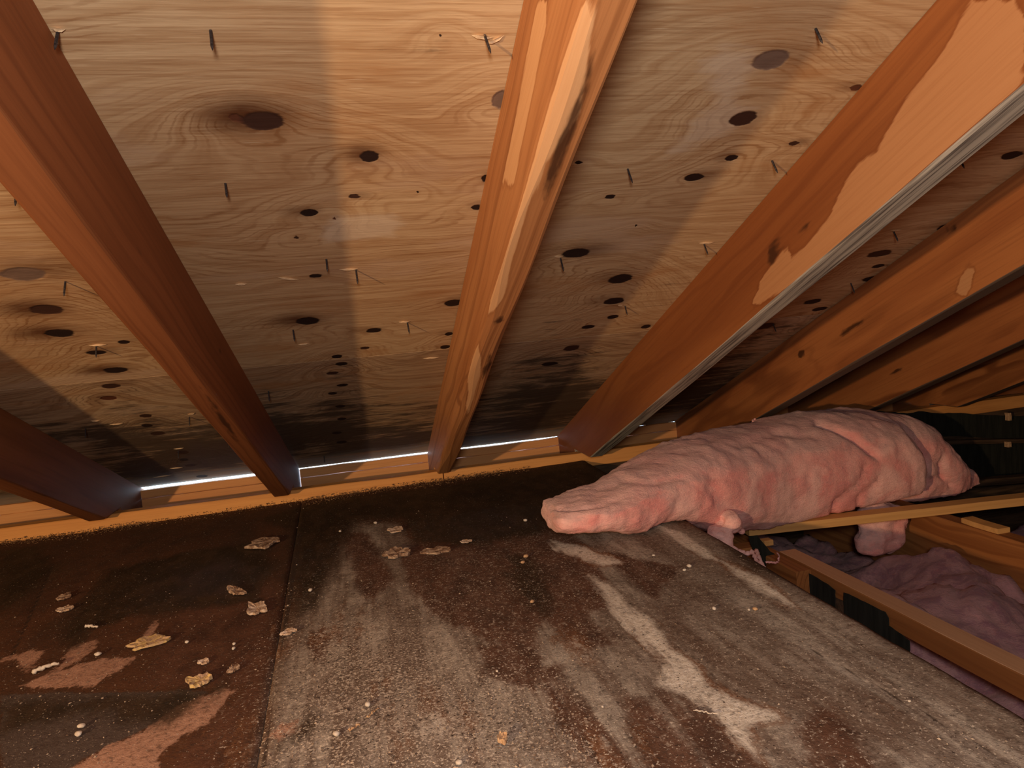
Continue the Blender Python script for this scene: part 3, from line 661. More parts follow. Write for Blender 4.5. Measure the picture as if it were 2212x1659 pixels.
# ------------------------------------------------------------------ enclosing attic
for nm, lo, hi in [('wall_left', (-3.25, -2.7, -.6), (-3.15, 2.1, 2.0)), ('wall_right', (5.1, -2.7, -.6), (5.2, 2.1, 2.0)), ('wall_back', (-3.25, -2.75, -.6), (5.2, -2.65, 2.4))]:
    tag(mesh_obj(nm, *box_vf(lo, hi), M_SHELL), 'dim boarded attic ' + nm.replace('_', ' '), kind='structure')
sub = mesh_obj('trim_1', *box_vf((-3.2, -2.7, -.62), (5.2, EAVE_Y + .04, -.52)), M_DARKWD); tag(sub, 'dark ceiling board far below the joists', kind='structure')
tag(mesh_obj('trim_2', *box_vf((-3.2, EAVE_Y + .001, -.5), (5.1, EAVE_Y + .035, PLATE_TOP - .0402)), M_DARKWD), 'dark framing under the eave plate', kind='structure')

# ------------------------------------------------------------------ joists
JX = [0.783, 1.262, 1.606, 2.012, 2.418, 2.824, 3.23]
def joist(x, y0, y1, label, dep=.235, sap=None, gray=None, zt=JT):
    # local x along the joist (world y)
    n = 60; V = []; Fc = []; at = []
    for i in range(n + 1):
        y = y0 + (y1 - y0) * i / n
        wv = .0012 * math.sin(y * 9 + x * 5)
        ring = [(0, -dep), (.038, -dep), (.038, -.02), (.038, -.002), (.036, 0), (.025, 0), (.013, 0), (.002, 0), (0, -.002), (0, -.02), (0, -dep * .7), (0, -dep * .8), (0, -dep * .9)]
        for k, (a, b) in enumerate(ring):
            V.append((y, x + a + wv, zt + b))
            at.append((0.75 * (b > -.001) if sap else 0, 0.25 * (vnoise(np.array([[y * 3, a * 20, b * 9]]), 3, 5)[0] > .35), 0, 1))
    m = len(ring)
    for i in range(n):
        for k in range(m): Fc.append((i * m + k, i * m + (k + 1) % m, (i + 1) * m + (k + 1) % m, (i + 1) * m + k))
    Fc.append(tuple(range(m - 1, -1, -1))); Fc.append(tuple(n * m + k for k in range(m)))
    mw = Matrix(((0, 1, 0, 0), (1, 0, 0, 0), (0, 0, 1, 0), (0, 0, 0, 1)))
    Fc = [f[::-1] for f in Fc]
    o = mesh_obj('ceiling_joist', V, Fc, M_JOIST, None, mw, False, {'wood': np.array(at)})
    tag(o, label, 'joist', 'ceiling joists'); return o
yj = on_plane(1690, 1190, 2, JT)[1]
joist(JX[0], -2.6, yj, 'orange joist with black felt tacked along it, running beside the floor edge', sap=True, dep=.034)
joist(JX[0] - .031, yj - .10, EAVE_Y - .002, 'narrow end of joist lapped beside the batten foot', zt=JT - .004)
joist(JX[1], -2.6, EAVE_Y - .002, 'broad brown joist face behind the hanging pink lump at right', dep=.30, zt=JT - .024)
joist(JX[2], -2.6, 1.22, 'dark joist behind the broad brown one at the right edge', dep=.30)
for k in range(3, 7): joist(JX[k], -2.6, 1.22, ['', '', '', 'dark joist beyond the batten at the right edge', 'unlit joist past the right edge', 'second unlit joist past the right edge', 'third unlit joist past the right edge'][k], dep=.30)

def plank(name, pa, pb, up, wdt, thk, mat, label, cat, seed=0, group=None):
    """a straight board from pa to pb (underside front edge), width away from the viewer"""
    pa = Vector(pa); pb = Vector(pb); d = (pb - pa); L = d.length; d.normalize()
    u = Vector(up).normalized(); side = u.cross(d).normalized(); u = d.cross(side)
    mw = Matrix.Identity(4)
    for i in range(3): mw[i][0] = d[i]; mw[i][1] = side[i]; mw[i][2] = u[i]; mw[i][3] = pa[i]
    o = board(name, (0, 0, 0), (L, wdt, thk), mat, None, mw, bev=.001, seg=14, seed=seed, wob=.0004)
    if label: tag(o, label, cat, group)
    return o
b0 = on_plane(1619, 1159, 2, JT + .001); b1 = on_plane(2212, 1093, 2, JT + .001)
bd = (b1 - b0); b2 = b1 + bd * 1.0
plank('batten', b0, b2, (0, 0, 1), .036, .019, M_BATTEN, 'long pale square-edged batten lying across the joists under the pink batt', 'batten', 4)
# notched block standing on the joist end
pb = on_plane(1651, 1181, 2, JT + .001)
tag(board('wood_block', (pb[0], pb[1], JT + .001), (pb[0] + .021, pb[1] + .02, JT + .013), M_BATTEN, seg=2, seed=9), 'tiny pale offcut block on the joist end below the batten', 'wood block')
pc = on_plane(2150, 1130, 2, JT - .018)
tag(board('scrap_board', (JX[1] + .004, pc[1] - .045, JT - .0238), (JX[1] + .036, pc[1] + .045, JT - .012), M_BATTEN, seg=3, seed=19), 'thin wooden scrap lying on top of the broad brown joist below the batten', 'wood scrap')
# header between floor and joist
hp = on_plane(1600, 1170, 1, 1.30)
tag(board('header_block', (0.575, 1.235, JT - .10), (JX[0] - .036, 1.272, JT + .012), M_JOIST, seg=3, seed=12), 'short brown header between the floor edge and the joist end, under the pink tuft', 'header')

# ------------------------------------------------------------------ black felt
def sheet(name, poly, axis, val, thk, label, cat, mat=M_FELT, group=None, wob=.002, seed=0):
    rs = np.random.RandomState(seed); pts = []
    n = len(poly)
    for i in range(n):
        a = np.array(poly[i], float); b = np.array(poly[(i + 1) % n], float); k = max(1, int(np.linalg.norm(b - a) / 9))
        for j in range(k):
            pts.append(a + (b - a) * j / k + (rs.uniform(-1, 1, 2) if j else 0))
    P = [on_plane(p[0], p[1], axis, val) for p in pts]
    m = len(P); V = []
    for sgn in (0, 1):
        for p in P:
            q = p.copy(); q[axis] += -thk * sgn + wob * math.sin(p[(axis + 1) % 3] * 70) * .5; V.append(q)
    Fc = [tuple(range(m)), tuple(range(2 * m - 1, m - 1, -1))] + [(i, i + m, (i + 1) % m + m, (i + 1) % m) for i in range(m)]
    o = mesh_obj(name, V, Fc, mat); tag(o, label, cat, group); 
    bm = bmesh.new(); bm.from_mesh(o.data); bmesh.ops.triangulate(bm, faces=[f for f in bm.faces if len(f.verts) > 4]); bmesh.ops.recalc_face_normals(bm, faces=bm.faces); bm.to_mesh(o.data); bm.free()
    return o
GF = 'black felt scraps on the joist'
sheet('felt_strip', [(1704, 1214), (1740, 1234), (1790, 1262), (1806, 1275), (1806, 1350), (1690, 1290), (1686, 1225)], 0, JX[0] - .002, .0015, 'black felt tacked to the joist side, the left piece nearest the batten', 'felt', group=GF, seed=1)
sheet('felt_strip', [(1823, 1280), (1870, 1300), (1912, 1322), (1919, 1335), (1919, 1420), (1823, 1360)], 0, JX[0] - .003, .0015, 'black felt tacked to the joist side, the middle piece with a torn top edge', 'felt', group=GF, seed=2)
sheet('felt_strip', [(1806, 1290), (1826, 1300), (1826, 1360), (1806, 1350)], 0, JX[0] - .0012, .0012, 'narrow brownish felt strip between the two black pieces on the joist', 'felt', M_DARKWD, GF, seed=3)
sheet('felt_strip', [(1917, 1350), (1967, 1384), (1967, 1450), (1917, 1420)], 0, JX[0] - .0045, .0015, 'short black felt end hanging lowest at the right of the joist side', 'felt', group=GF, seed=4)
sheet('felt_strip', [(1617, 1158), (1636, 1156), (1662, 1190), (1688, 1206), (1693, 1250), (1660, 1232), (1625, 1185)], 1, 1.222, .0015, 'black felt curl under the left end of the batten', 'felt', group=GF, seed=5)
# torn felt hanging below the plate, far right
GH = 'black felt hanging under the plate at the far right'
for i, (poly, val, lab) in enumerate([
    ([(1860, 885), (1960, 893), (1985, 888), (2030, 893), (2075, 892), (2110, 896), (2160, 898), (2260, 900), (2260, 948), (2130, 946), (2060, 942), (1900, 945), (1850, 930)], EAVE_Y - .012, 'upper black felt sheet hanging torn under the orange plate at right'),
    ([(1960, 962), (2100, 958), (2180, 952), (2260, 952), (2260, 1030), (2150, 1028), (2080, 1040), (2040, 1080), (1940, 1060)], EAVE_Y - .02, 'lower black felt sheet behind the frayed end of the pink batt')]):
    sheet('felt_sheet', poly, 1, val, .002, lab, 'felt', group=GH, seed=20 + i)
a0 = on_plane(1990, 962, 1, 1.784); a1 = on_plane(2260, 956, 1, 1.784)
plank('nailer', a0, a1, (0, 0, 1), .02, .013, M_DARKWD, 'thin dark nailer board between the two black felt sheets', 'nailer', 31)
a0 = on_plane(2030, 1058, 1, 1.72); a1 = on_plane(2260, 1040, 1, 1.72)
plank('nailer', a0, a1, (0, 0, 1), .03, .022, M_DARKWD, 'dark nailer board just above the batten at the right edge', 'nailer', 32)
for i, (px, py, w_, h_) in enumerate([(2180, 960, 6, 7), (2181, 900, 5, 10), (2150, 1040, 8, 9)]):
    p = on_plane(px, py, 1, 1.770); s_ = 1.770 / F
    tag(board('small_block', (p[0] - w_ * s_, 1.768, p[2] - h_ * s_), (p[0] + w_ * s_, 1.783, p[2] + h_ * s_), M_CHIP, seg=2, seed=40 + i),
        ['small tan block on the middle of the dark nailer at right', 'small tan block hanging on the upper felt by the orange plate', 'small tan block on the lowest nailer at right'][i], 'block', 'small blocks on the felt framing')

# ------------------------------------------------------------------ pink insulation
def blob(name, parts, mat, voxel=.007, amp=(.012, .005, .0022), seed=1, sm=2, parent=None, clipz=None, fibre=False):
    """lumpy fibreglass: ellipsoids fused by a voxel remesh, then roughened"""
    bm = bmesh.new()
    for p in parts:
        c, r = p[0], p[1]; rot = p[2] if len(p) > 2 else (0, 0, 0)
        from mathutils import Euler
        m = Matrix.Translation(Vector(c)) @ Euler(rot).to_matrix().to_4x4() @ Matrix.Diagonal((r[0], r[1], r[2], 1))
        bmesh.ops.create_icosphere(bm, subdivisions=3, radius=1.0, matrix=m)
    me = bpy.data.meshes.new(name); bm.to_mesh(me); bm.free()
    o = bpy.data.objects.new(name, me); link(o)
    md = o.modifiers.new('r', 'REMESH'); md.mode = 'VOXEL'; md.voxel_size = voxel
    if sm: ms = o.modifiers.new('s', 'SMOOTH'); ms.iterations = sm; ms.factor = .6
    dg = bpy.context.evaluated_depsgraph_get(); ev = o.evaluated_get(dg)
    m2 = bpy.data.meshes.new_from_object(ev); o.modifiers.clear(); o.data = m2; bpy.data.meshes.remove(me)
    m2.name = name; n = len(m2.vertices)
    P = np.empty(n * 3, np.float32); m2.vertices.foreach_get('co', P); P = P.reshape(-1, 3).astype(float)
    Nn = np.empty(n * 3, np.float32); m2.vertices.foreach_get('normal', Nn); Nn = Nn.reshape(-1, 3)
    Q = P * np.array([1, 1, 1.5])
    rid = 1 - np.abs(vnoise(P * np.array([.8, 1, 1.6]), 16, seed + 9)) * 2
    d = amp[0] * vnoise(Q, 11, seed) + amp[1] * vnoise(Q, 30, seed + 1) + amp[2] * vnoise(Q, 85, seed + 2) - amp[1] * 1.1 * np.clip(rid - .55, 0, 1)
    P2 = P + Nn * d[:, None]
    if clipz is not None: P2[:, 2] = np.maximum(P2[:, 2], clipz(P2))
    m2.vertices.foreach_set('co', P2.astype(np.float32).ravel())
    m2.polygons.foreach_set('use_smooth', [True] * len(m2.polygons)); m2.materials.clear(); m2.materials.append(mat); m2.update()
    if parent: o.parent = parent; o.matrix_basis = parent_inv(parent)
    return o
def at(px, py, y): return on_plane(px, py, 1, y)
def el(px, py, y, hw, hh, dy, tilt=0.0):
    """ellipsoid seen at a pixel, at a chosen distance y; half sizes in pixels there, real half depth dy"""
    s_ = y / (F * 0.97)
    return (at(px, py, y), (hw * s_, dy, hh * s_), (0, -tilt, 0))
fz = lambda P: floor_z(P[:, 0]) + .002
def clip_batt(P):
    on = P[:, 0] < edge_x(1.2) - .0
    return np.where(on, floor_z(P[:, 0]) + .0025, np.where(P[:, 0] < 1.7, JT + .022 + 0 * P[:, 0], -1))
batt = empty('insulation_batt', tuple(at(1500, 1130, 1.4))); tag(batt, 'big crumpled pink fibreglass batt lying over the floor edge and batten', 'insulation')
def to_px(P):
    C = (P - CAM) @ R
    return np.stack([C[:, 0] / C[:, 2] * F + 1106, C[:, 1] / C[:, 2] * F + 829.5], 1)
def pl_dist(Q, line):
    d = np.full(len(Q), 1e9)
    for a, b in zip(line[:-1], line[1:]):
        a = np.array(a, float); b = np.array(b, float); e = b - a; w_ = Q - a
        t_ = np.clip((w_ @ e) / (e @ e), 0, 1); d = np.minimum(d, np.sqrt(((w_ - t_[:, None] * e) ** 2).sum(1)))
    return d
def batt_loft(name, st, mat, parent, seed, creases, clip, nr=96, ns=150, ex=2.5, amp=(.008, .0030, .0024, .0016)):
    """a folded batt lofted through stations (px, top, bottom, distance, half depth)"""
    st = np.array(st, float); u = np.concatenate([[0], np.cumsum(np.hypot(np.diff(st[:, 0]), .25 * np.diff(st[:, 1])))]); u /= u[-1]
    T = np.linspace(0, 1, ns); S_ = np.stack([np.interp(T, u, st[:, k]) for k in range(5)], 1)
    for k in range(1, 5):
        c_ = S_[:, k].copy(); S_[1:-1, k] = (c_[:-2] + 2 * c_[1:-1] + c_[2:]) / 4
    V = []
    for px, tp, bt, yc, hd in S_:
        c = at(px, (tp + bt) / 2, yc); up_ = at(px, tp, yc) - c
        for k in range(nr):
            a = 2 * math.pi * k / nr; ca, sa2 = math.cos(a), math.sin(a)
            e_ = 2 / ex; cc = math.copysign(abs(ca) ** e_, ca); ss = math.copysign(abs(sa2) ** e_, sa2)
            V.append(c + up_ * ss + np.array([0, hd * cc, 0]))
    Fc = []
    for i in range(ns - 1):
        for k in range(nr): Fc.append((i * nr + k, i * nr + (k + 1) % nr, (i + 1) * nr + (k + 1) % nr, (i + 1) * nr + k))
    V.append(at(S_[0, 0] - 1, (S_[0, 1] + S_[0, 2]) / 2, S_[0, 3])); V.append(at(S_[-1, 0] + 1, (S_[-1, 1] + S_[-1, 2]) / 2, S_[-1, 3]))
    n0 = ns * nr
    for k in range(nr): Fc.append((n0, (k + 1) % nr, k)); Fc.append((n0 + 1, (ns - 1) * nr + k, (ns - 1) * nr + (k + 1) % nr))
    V = np.array(V)
    o = mesh_obj(name, V, Fc, mat, parent, None, True); me = o.data
    bm = bmesh.new(); bm.from_mesh(me); bmesh.ops.recalc_face_normals(bm, faces=bm.faces); bm.to_mesh(me); bm.free(); me.update()
    Nn = np.empty(len(V) * 3, np.float32); me.vertices.foreach_get('normal', Nn); Nn = Nn.reshape(-1, 3)
    W = V + .03 * np.stack([vnoise(V, 7, seed + 20), vnoise(V, 7, seed + 21), vnoise(V, 7, seed + 22)], 1)
    rid = 1 - 2 * np.abs(vnoise(W * np.array([.8, 1, 1.5]), 15, seed + 9))
    rid2 = 1 - 2 * np.abs(vnoise(W * np.array([.7, 1, 1.8]), 34, seed + 10))
    d = amp[0] * vnoise(W, 8, seed) + amp[1] * vnoise(W * np.array([.8, 1, 1.3]), 21, seed + 1) + amp[2] * vnoise(W, 52, seed + 2) + amp[3] * vnoise(W, 120, seed + 3)
    d = d - .003 * np.clip(rid - .55, 0, 1) - .0015 * np.clip(rid2 - .45, 0, 1)
    Q = to_px(V)
    for ln, wd, dp in creases: d = d - dp * np.exp(-(pl_dist(Q, ln) / wd) ** 2)
    V2 = V + Nn * d[:, None]
    if clip is not None: V2[:, 2] = np.maximum(V2[:, 2], clip(V2))
    inv = np.array(parent_inv(parent)) if parent else np.eye(4)
    me.vertices.foreach_set('co', V2.astype(np.float32).ravel()); me.update()
    return o
batt_loft('folded_body', [(1178, 1098, 1128, 1.150, .035), (1181, 1088, 1142, 1.150, .055), (1188, 1082, 1147, 1.150, .065), (1215, 1074, 1147, 1.152, .072), (1250, 1063, 1146, 1.155, .08), (1300, 1052, 1144, 1.165, .085), (1328, 1036, 1142, 1.18, .095), (1350, 1016, 1139, 1.20, .10),
    (1385, 999, 1127, 1.23, .11), (1408, 987, 1114, 1.25, .115), (1435, 976, 1122, 1.27, .12), (1470, 964, 1130, 1.29, .125), (1505, 953, 1139, 1.31, .13), (1540, 941, 1148, 1.34, .135), (1580, 930, 1136, 1.38, .14), (1640, 914, 1136, 1.42, .145),
    (1700, 899, 1131, 1.45, .15), (1760, 886, 1124, 1.46, .145), (1800, 883, 1117, 1.465, .14), (1850, 888, 1108, 1.46, .13), (1890, 905, 1100, 1.46, .12), (1920, 930, 1092, 1.46, .11), (1938, 962, 1078, 1.46, .09), (1947, 995, 1050, 1.46, .05)], M_PINK, batt, 3,
    [([(1765, 905), (1815, 925), (1850, 945), (1880, 975), (1895, 985)], 6, .016), ([(1795, 1125), (1802, 1085), (1850, 1050), (1872, 1010)], 7, .010), ([(1590, 1130), (1575, 1090), (1545, 1060), (1535, 1030)], 20, .008),
     ([(1180, 1090), (1230, 1096), (1300, 1088)], 5, .004), ([(1340, 1030), (1400, 1040), (1480, 1030)], 6, .005), ([(1850, 1112), (1858, 1075), (1900, 1040)], 6, .008), ([(1600, 960), (1680, 930), (1760, 940)], 8, .006)], clip_batt)
batt_loft('folded_flap', [(1770, 890, 930, 1.52, .05), (1790, 884, 965, 1.52, .09), (1830, 881, 1010, 1.53, .11), (1870, 885, 1050, 1.53, .12), (1905, 892, 1078, 1.54, .12), (1940, 898, 1088, 1.54, .12), (1975, 915, 1086, 1.55, .12), (2005, 943, 1076, 1.55, .11), (2030, 973, 1062, 1.56, .10), (2044, 997, 1060, 1.56, .085),
    (2056, 1012, 1070, 1.56, .07), (2070, 1010, 1078, 1.56, .06), (2083, 1006, 1074, 1.56, .055), (2092, 1014, 1060, 1.56, .045), (2097, 1028, 1046, 1.56, .02)], M_PINK, batt, 41,
    [([(1965, 1000), (2010, 985), (2040, 1010)], 9, .012), ([(1955, 1040), (2000, 1045), (2050, 1030)], 9, .014), ([(1950, 1065), (2010, 1062)], 6, .010), ([(1900, 930), (1935, 950), (1955, 990), (1950, 1060)], 16, .030), ([(2040, 990), (2046, 1030), (2060, 1050)], 7, .012)], lambda P: 0 * P[:, 0] + JT - .03, nr=80, ns=110)
tuft = [el(1568, 1122, 1.19, 25, 22, .03), el(1553, 1148, 1.18, 22, 20, .025), el(1580, 1140, 1.19, 18, 16, .02), el(1566, 1165, 1.17, 12, 14, .015), el(1575, 1178, 1.165, 7, 8, .01), el(1548, 1112, 1.20, 14, 12, .02), el(1592, 1128, 1.185, 10, 14, .015), el(1540, 1160, 1.18, 12, 9, .012), el(1600, 1146, 1.19, 8, 8, .01), el(1578, 1104, 1.20, 10, 9, .012)]
blob('torn_tuft', tuft, M_PINK, .004, (.008, .008, .0045), 17, 3, batt, None)
def thread(name, pts, r, mat, parent, seed=0):
    rs = np.random.RandomState(seed)
    pts = [np.array(p) for p in pts]; C = []
    for i in range(len(pts) - 1):
        for k in range(6): C.append(pts[i] + (pts[i + 1] - pts[i]) * k / 6 + rs.uniform(-.0012, .0012, 3))
    C.append(pts[-1]); V = []; Fc = []
    for i, c in enumerate(C):
        d = C[min(i + 1, len(C) - 1)] - C[max(i - 1, 0)]; d = d / (np.linalg.norm(d) + 1e-9)
        u = np.cross(d, [0.3, 0.1, 1]); u /= np.linalg.norm(u); v = np.cross(d, u)
        rr = r * (1.15 - .5 * i / len(C)) * rs.uniform(.7, 1.35)
        for k in range(6):
            a = k * math.pi / 3; V.append(c + rr * (math.cos(a) * u + math.sin(a) * v))
    for i in range(len(C) - 1):
        for k in range(6): Fc.append((i * 6 + k, i * 6 + (k + 1) % 6, (i + 1) * 6 + (k + 1) % 6, (i + 1) * 6 + k))
    Fc.append(tuple(range(5, -1, -1))); Fc.append(tuple((len(C) - 1) * 6 + k for k in range(6)))
    return mesh_obj(name, V, Fc, mat, parent, None, True)
def fl_up(px, py, h): 
    p = on_floor(px, py); return p + np.array([0, 0, h])
thread('hanging_shred', [at(1572, 1176, 1.165), at(1595, 1190, 1.14), at(1612, 1196, 1.12), at(1625, 1192, 1.12), at(1632, 1205, 1.10), at(1645, 1225, 1.07), at(1650, 1228, 1.065)], .0042, M_PINK, batt, 3)
thread('hanging_shred', [at(1633, 1190, 1.12), at(1640, 1205, 1.09), at(1652, 1226, 1.065)], .0035, M_PINK, batt, 4)
thread('hanging_shred', [at(1655, 1214, 1.10), at(1672, 1215, 1.10), at(1681, 1214, 1.10), at(1683, 1200, 1.11), at(1678, 1194, 1.12)], .0018, M_PINK, batt, 5)
thread('fibre_wisp', [at(1633, 928, 1.50), at(1628, 918, 1.50), at(1626, 910, 1.50), at(1632, 904, 1.50)], .0038, M_PINK, batt, 6)

lump = [el(1900, 1120, 1.385, 66, 50, .034), el(1896, 1158, 1.38, 62, 42, .036), el(1935, 1130, 1.385, 36, 55, .034), el(1880, 1182, 1.375, 42, 20, .032), el(1925, 1165, 1.38, 42, 32, .034)]
o = blob('insulation_lump', lump, M_PINK, .005, (.009, .006, .0028), 23, 5); tag(o, 'rounded pink fibreglass lump sagging between two joists below the batten', 'insulation')
# fibreglass filling the joist bays
def bayfill(name, x0, x1, y0, y1, z0, amp, mat, label, seed, prof=None):
    nx = max(8, int((x1 - x0) / .012)); ny = int((y1 - y0) / .012)
    X, Y = np.meshgrid(np.linspace(x0, x1, nx + 1), np.linspace(y0, y1, ny + 1), indexing='ij')
    P = np.stack([X.ravel(), Y.ravel(), np.zeros(X.size)], 1)
    t = (P[:, 0] - x0) / (x1 - x0)
    ed = np.minimum(t, 1 - t) * 2
    Wp = P + .04 * np.stack([vnoise(P, 9, seed + 5), vnoise(P, 9, seed + 6), 0 * P[:, 0]], 1)
    z = z0 + amp * vnoise(Wp, 6, seed) + amp * .6 * vnoise(Wp, 15, seed + 1) - amp * .5 * np.clip(.6 - 2 * np.abs(vnoise(Wp, 8, seed + 8)), 0, 1) + amp * .22 * vnoise(P, 45, seed + 2) - .03 * (1 - np.clip(ed * 2.2, 0, 1)) ** 2
    if prof: z = z + prof(P)
    N = len(P); V = np.concatenate([np.stack([P[:, 0], P[:, 1], z], 1), np.stack([P[:, 0], P[:, 1], 0 * z - .519], 1)])
    idx = np.arange(N).reshape(nx + 1, ny + 1)
    q = np.stack([idx[:-1, :-1].ravel(), idx[1:, :-1].ravel(), idx[1:, 1:].ravel(), idx[:-1, 1:].ravel()], 1).tolist()
    for arr in (idx[0, ::-1], idx[-1, :], idx[:, 0], idx[::-1, -1]):
        for i in range(len(arr) - 1): q.append((int(arr[i]), int(arr[i]) + N, int(arr[i + 1]) + N, int(arr[i + 1])))
    o = mesh_obj(name, V, q, mat, None, None, True); tag(o, label, 'insulation', 'insulation filling the joist bays'); return o
def p1(P):
    g = lambda cx, cy, sx, sy, a: a * np.exp(-((P[:, 0] - cx) / sx) ** 2 - ((P[:, 1] - cy) / sy) ** 2)
    c1 = on_plane(1960, 1250, 2, JT - .10)
    return g(c1[0] - .02, c1[1] - .20, .13, .12, .045) + g(1.13, .84, .07, .10, -.06) + g(.92, 1.02, .10, .10, .03) + g(.86, 1.28, .05, .10, .05) - .07 * np.clip((P[:, 1] - 1.22) * 6, 0, 1)
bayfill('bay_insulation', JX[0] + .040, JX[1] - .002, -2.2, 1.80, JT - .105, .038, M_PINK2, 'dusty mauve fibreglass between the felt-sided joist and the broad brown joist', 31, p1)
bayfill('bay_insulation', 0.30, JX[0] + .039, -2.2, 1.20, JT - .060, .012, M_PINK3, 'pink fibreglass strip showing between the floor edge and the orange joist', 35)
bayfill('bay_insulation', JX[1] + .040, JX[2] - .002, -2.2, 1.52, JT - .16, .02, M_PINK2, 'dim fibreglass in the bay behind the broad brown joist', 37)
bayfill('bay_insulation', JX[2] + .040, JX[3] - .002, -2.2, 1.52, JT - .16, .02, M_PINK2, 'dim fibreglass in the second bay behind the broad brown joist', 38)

# ------------------------------------------------------------------ debris on the floor
def scrap(name, px, py, hw, hh, thk, mat, label, cat, seed, group=None, rot=0.0, lobes=.35):
    """a torn, curled flake lying on the floor"""
    c = on_floor(px, py); a = abs(on_floor(px + hw, py)[0] - on_floor(px - hw, py)[0]) / 2; b = abs(on_floor(px, py - hh)[1] - on_floor(px, py + hh)[1]) / 2
    b = min(b, a * 3)
    rs = np.random.RandomState(seed); n = 30; rad = rs.uniform(-1, 1, n); rad = 1 + lobes * (0.6 * rad + 0.5 * np.roll(rad, 1) + .3 * np.roll(rad, 2)); thk = thk * .45
    V = []; Fc = []
    rings = [0.0, .45, .8, 1.0]
    for top in (1, 0):
        for j, rr in enumerate(rings):
            for k in range(n):
                an = 2 * math.pi * k / n; r_ = rr * rad[k]
                x = a * r_ * math.cos(an); y = b * r_ * math.sin(an)
                x, y = x * math.cos(rot) - y * math.sin(rot), x * math.sin(rot) + y * math.cos(rot)
                curl = thk * (1.0 + 1.6 * rr * rs.uniform(0, 1)) if top else 0
                z = .0006 + curl * (1 if top else 0) + (thk * .9 * rr * rs.uniform(0, .6) if not top else 0)
                V.append((c[0] + x, c[1] + y, floor_z(c[0] + x) + z + .0012))
        base = 0 if top else len(rings) * n
        for j in range(len(rings) - 1):
            for k in range(n):
                q = (base + j * n + k, base + (j + 1) * n + k, base + (j + 1) * n + (k + 1) % n, base + j * n + (k + 1) % n)
                Fc.append(q if top else q[::-1])
    o_ = (len(rings) - 1) * n; o2 = len(rings) * n + o_
    for k in range(n): Fc.append((o_ + k, o2 + k, o2 + (k + 1) % n, o_ + (k + 1) % n))
    V = [Vector(v) - Vector(c) for v in V]
    o = mesh_obj(name, V, Fc, mat, None, Matrix.Translation(Vector(c))); tag(o, label, cat, group); return o
def pebble(name, px, py, hw, mat, label, cat, seed, group=None, sy=.8, sz=.7, rot=0.0):
    c = on_floor(px, py); a = abs(on_floor(px + hw, py)[0] - on_floor(px - hw, py)[0]) / 2
    bm = bmesh.new(); bmesh.ops.create_icosphere(bm, subdivisions=2, radius=1.0)
    rs = random.Random(seed)
    for v in bm.verts:
        k = 1 + rs.uniform(-.16, .16); v.co = Vector((v.co.x * a * k, v.co.y * a * sy * k, v.co.z * a * sz * k))
    me = bpy.data.meshes.new(name); bm.to_mesh(me); bm.free(); me.materials.append(mat)
    me.polygons.foreach_set('use_smooth', [True] * len(me.polygons))
    o = link(bpy.data.objects.new(name, me)); o.location = (c[0], c[1], floor_z(c[0]) + a * sz * .8 + .001); o.rotation_euler = (0, 0, rot)
    tag(o, label, cat, group); return o
S = 'torn paper scraps on the floor'
for i, (px, py, hw, hh, th, mt, lb, rot) in enumerate([
    (572, 1176, 34, 10, .006, M_PAPER, 'crumpled brown scrap, the largest below the second rafter foot', .25),
    (858, 1200, 27, 10, .007, M_PAPER, 'curled grey scrap on the dark stain, left of two lying side by side', .1),
    (940, 1194, 34, 7, .004, M_PAPER, 'flat ragged brown scrap on the dark stain, right of two lying side by side', -.1),
    (856, 1147, 18, 5, .003, M_PAPER2, 'small pale crumb pile above the two side by side scraps', 0),
    (510, 1281, 12, 10, .006, M_PAPER, 'small grey folded scrap right of the dark brown area centre', .6),
    (556, 1318, 20, 15, .005, M_PAPER2, 'striped light orange scrap beside the floor seam', .3),
    (318, 1394, 36, 10, .004, M_YEL, 'yellowish crumbly scrap with white flecks at left', .2),
    (432, 1476, 22, 13, .005, M_YEL, 'yellow brown crumbly scrap just above the pink-tan patch', .5),
    (140, 1292, 12, 6, .003, M_PAPER, 'small brown chip at left, upper of two', .1), (141, 1319, 13, 5, .003, M_PAPER2, 'small tan chip at left, lower of two', .1),
    (622, 1370, 20, 5, .003, M_PAPER2, 'thin curled tan strip beside the seam in the floor', .3),
    (440, 1433, 12, 5, .003, M_PAPER2, 'small oval flake above the yellow brown scrap', .5),
    (505, 1450, 11, 7, .004, M_PAPER, 'small knobbly brown scrap right of the yellow brown one', 0),
    (1008, 1172, 12, 3, .002, M_PAPER2, 'tiny tan flake right of the pale crumb pile', 0),
    (1085, 1604, 12, 9, .006, M_CHIP, 'orange wood chip near the bottom edge of the photo', 0)]):
    scrap('floor_scrap', px, py, hw, hh, th, mt, lb, 'scrap', 100 + i, S, rot)
def stick(px0, py0, px1, py1, r, mat, label, seed):
    a = on_floor(px0, py0); b = on_floor(px1, py1); a[2] += r + .0022; b[2] += r + .0022
    o = thread('stick', [a, (a + b) / 2 + np.array([0, 0, r * .4]), b], r, mat, None, seed); tag(o, label, 'stick', 'small sticks on the floor'); return o
stick(73, 1457, 129, 1440, .0026, M_PEB, 'white forked stick at the lower left of the floor', 1)
stick(186, 1357, 212, 1359, .0018, M_PEB, 'short cream stick above the pink-tan patches at left', 2)
stick(754, 1584, 778, 1572, .0012, M_CHIP, 'short tan sliver right of the white pebble near the bottom', 3)
stick(792, 1556, 820, 1535, .0009, M_CHIP, 'thin tan sliver below the upper white pebble', 4)
stick(1500, 1200 + 340, 1552, 1548, .0006, M_PEB, 'fine pale fibre across the white streak', 5)
PB = 'white pebbles on the floor'
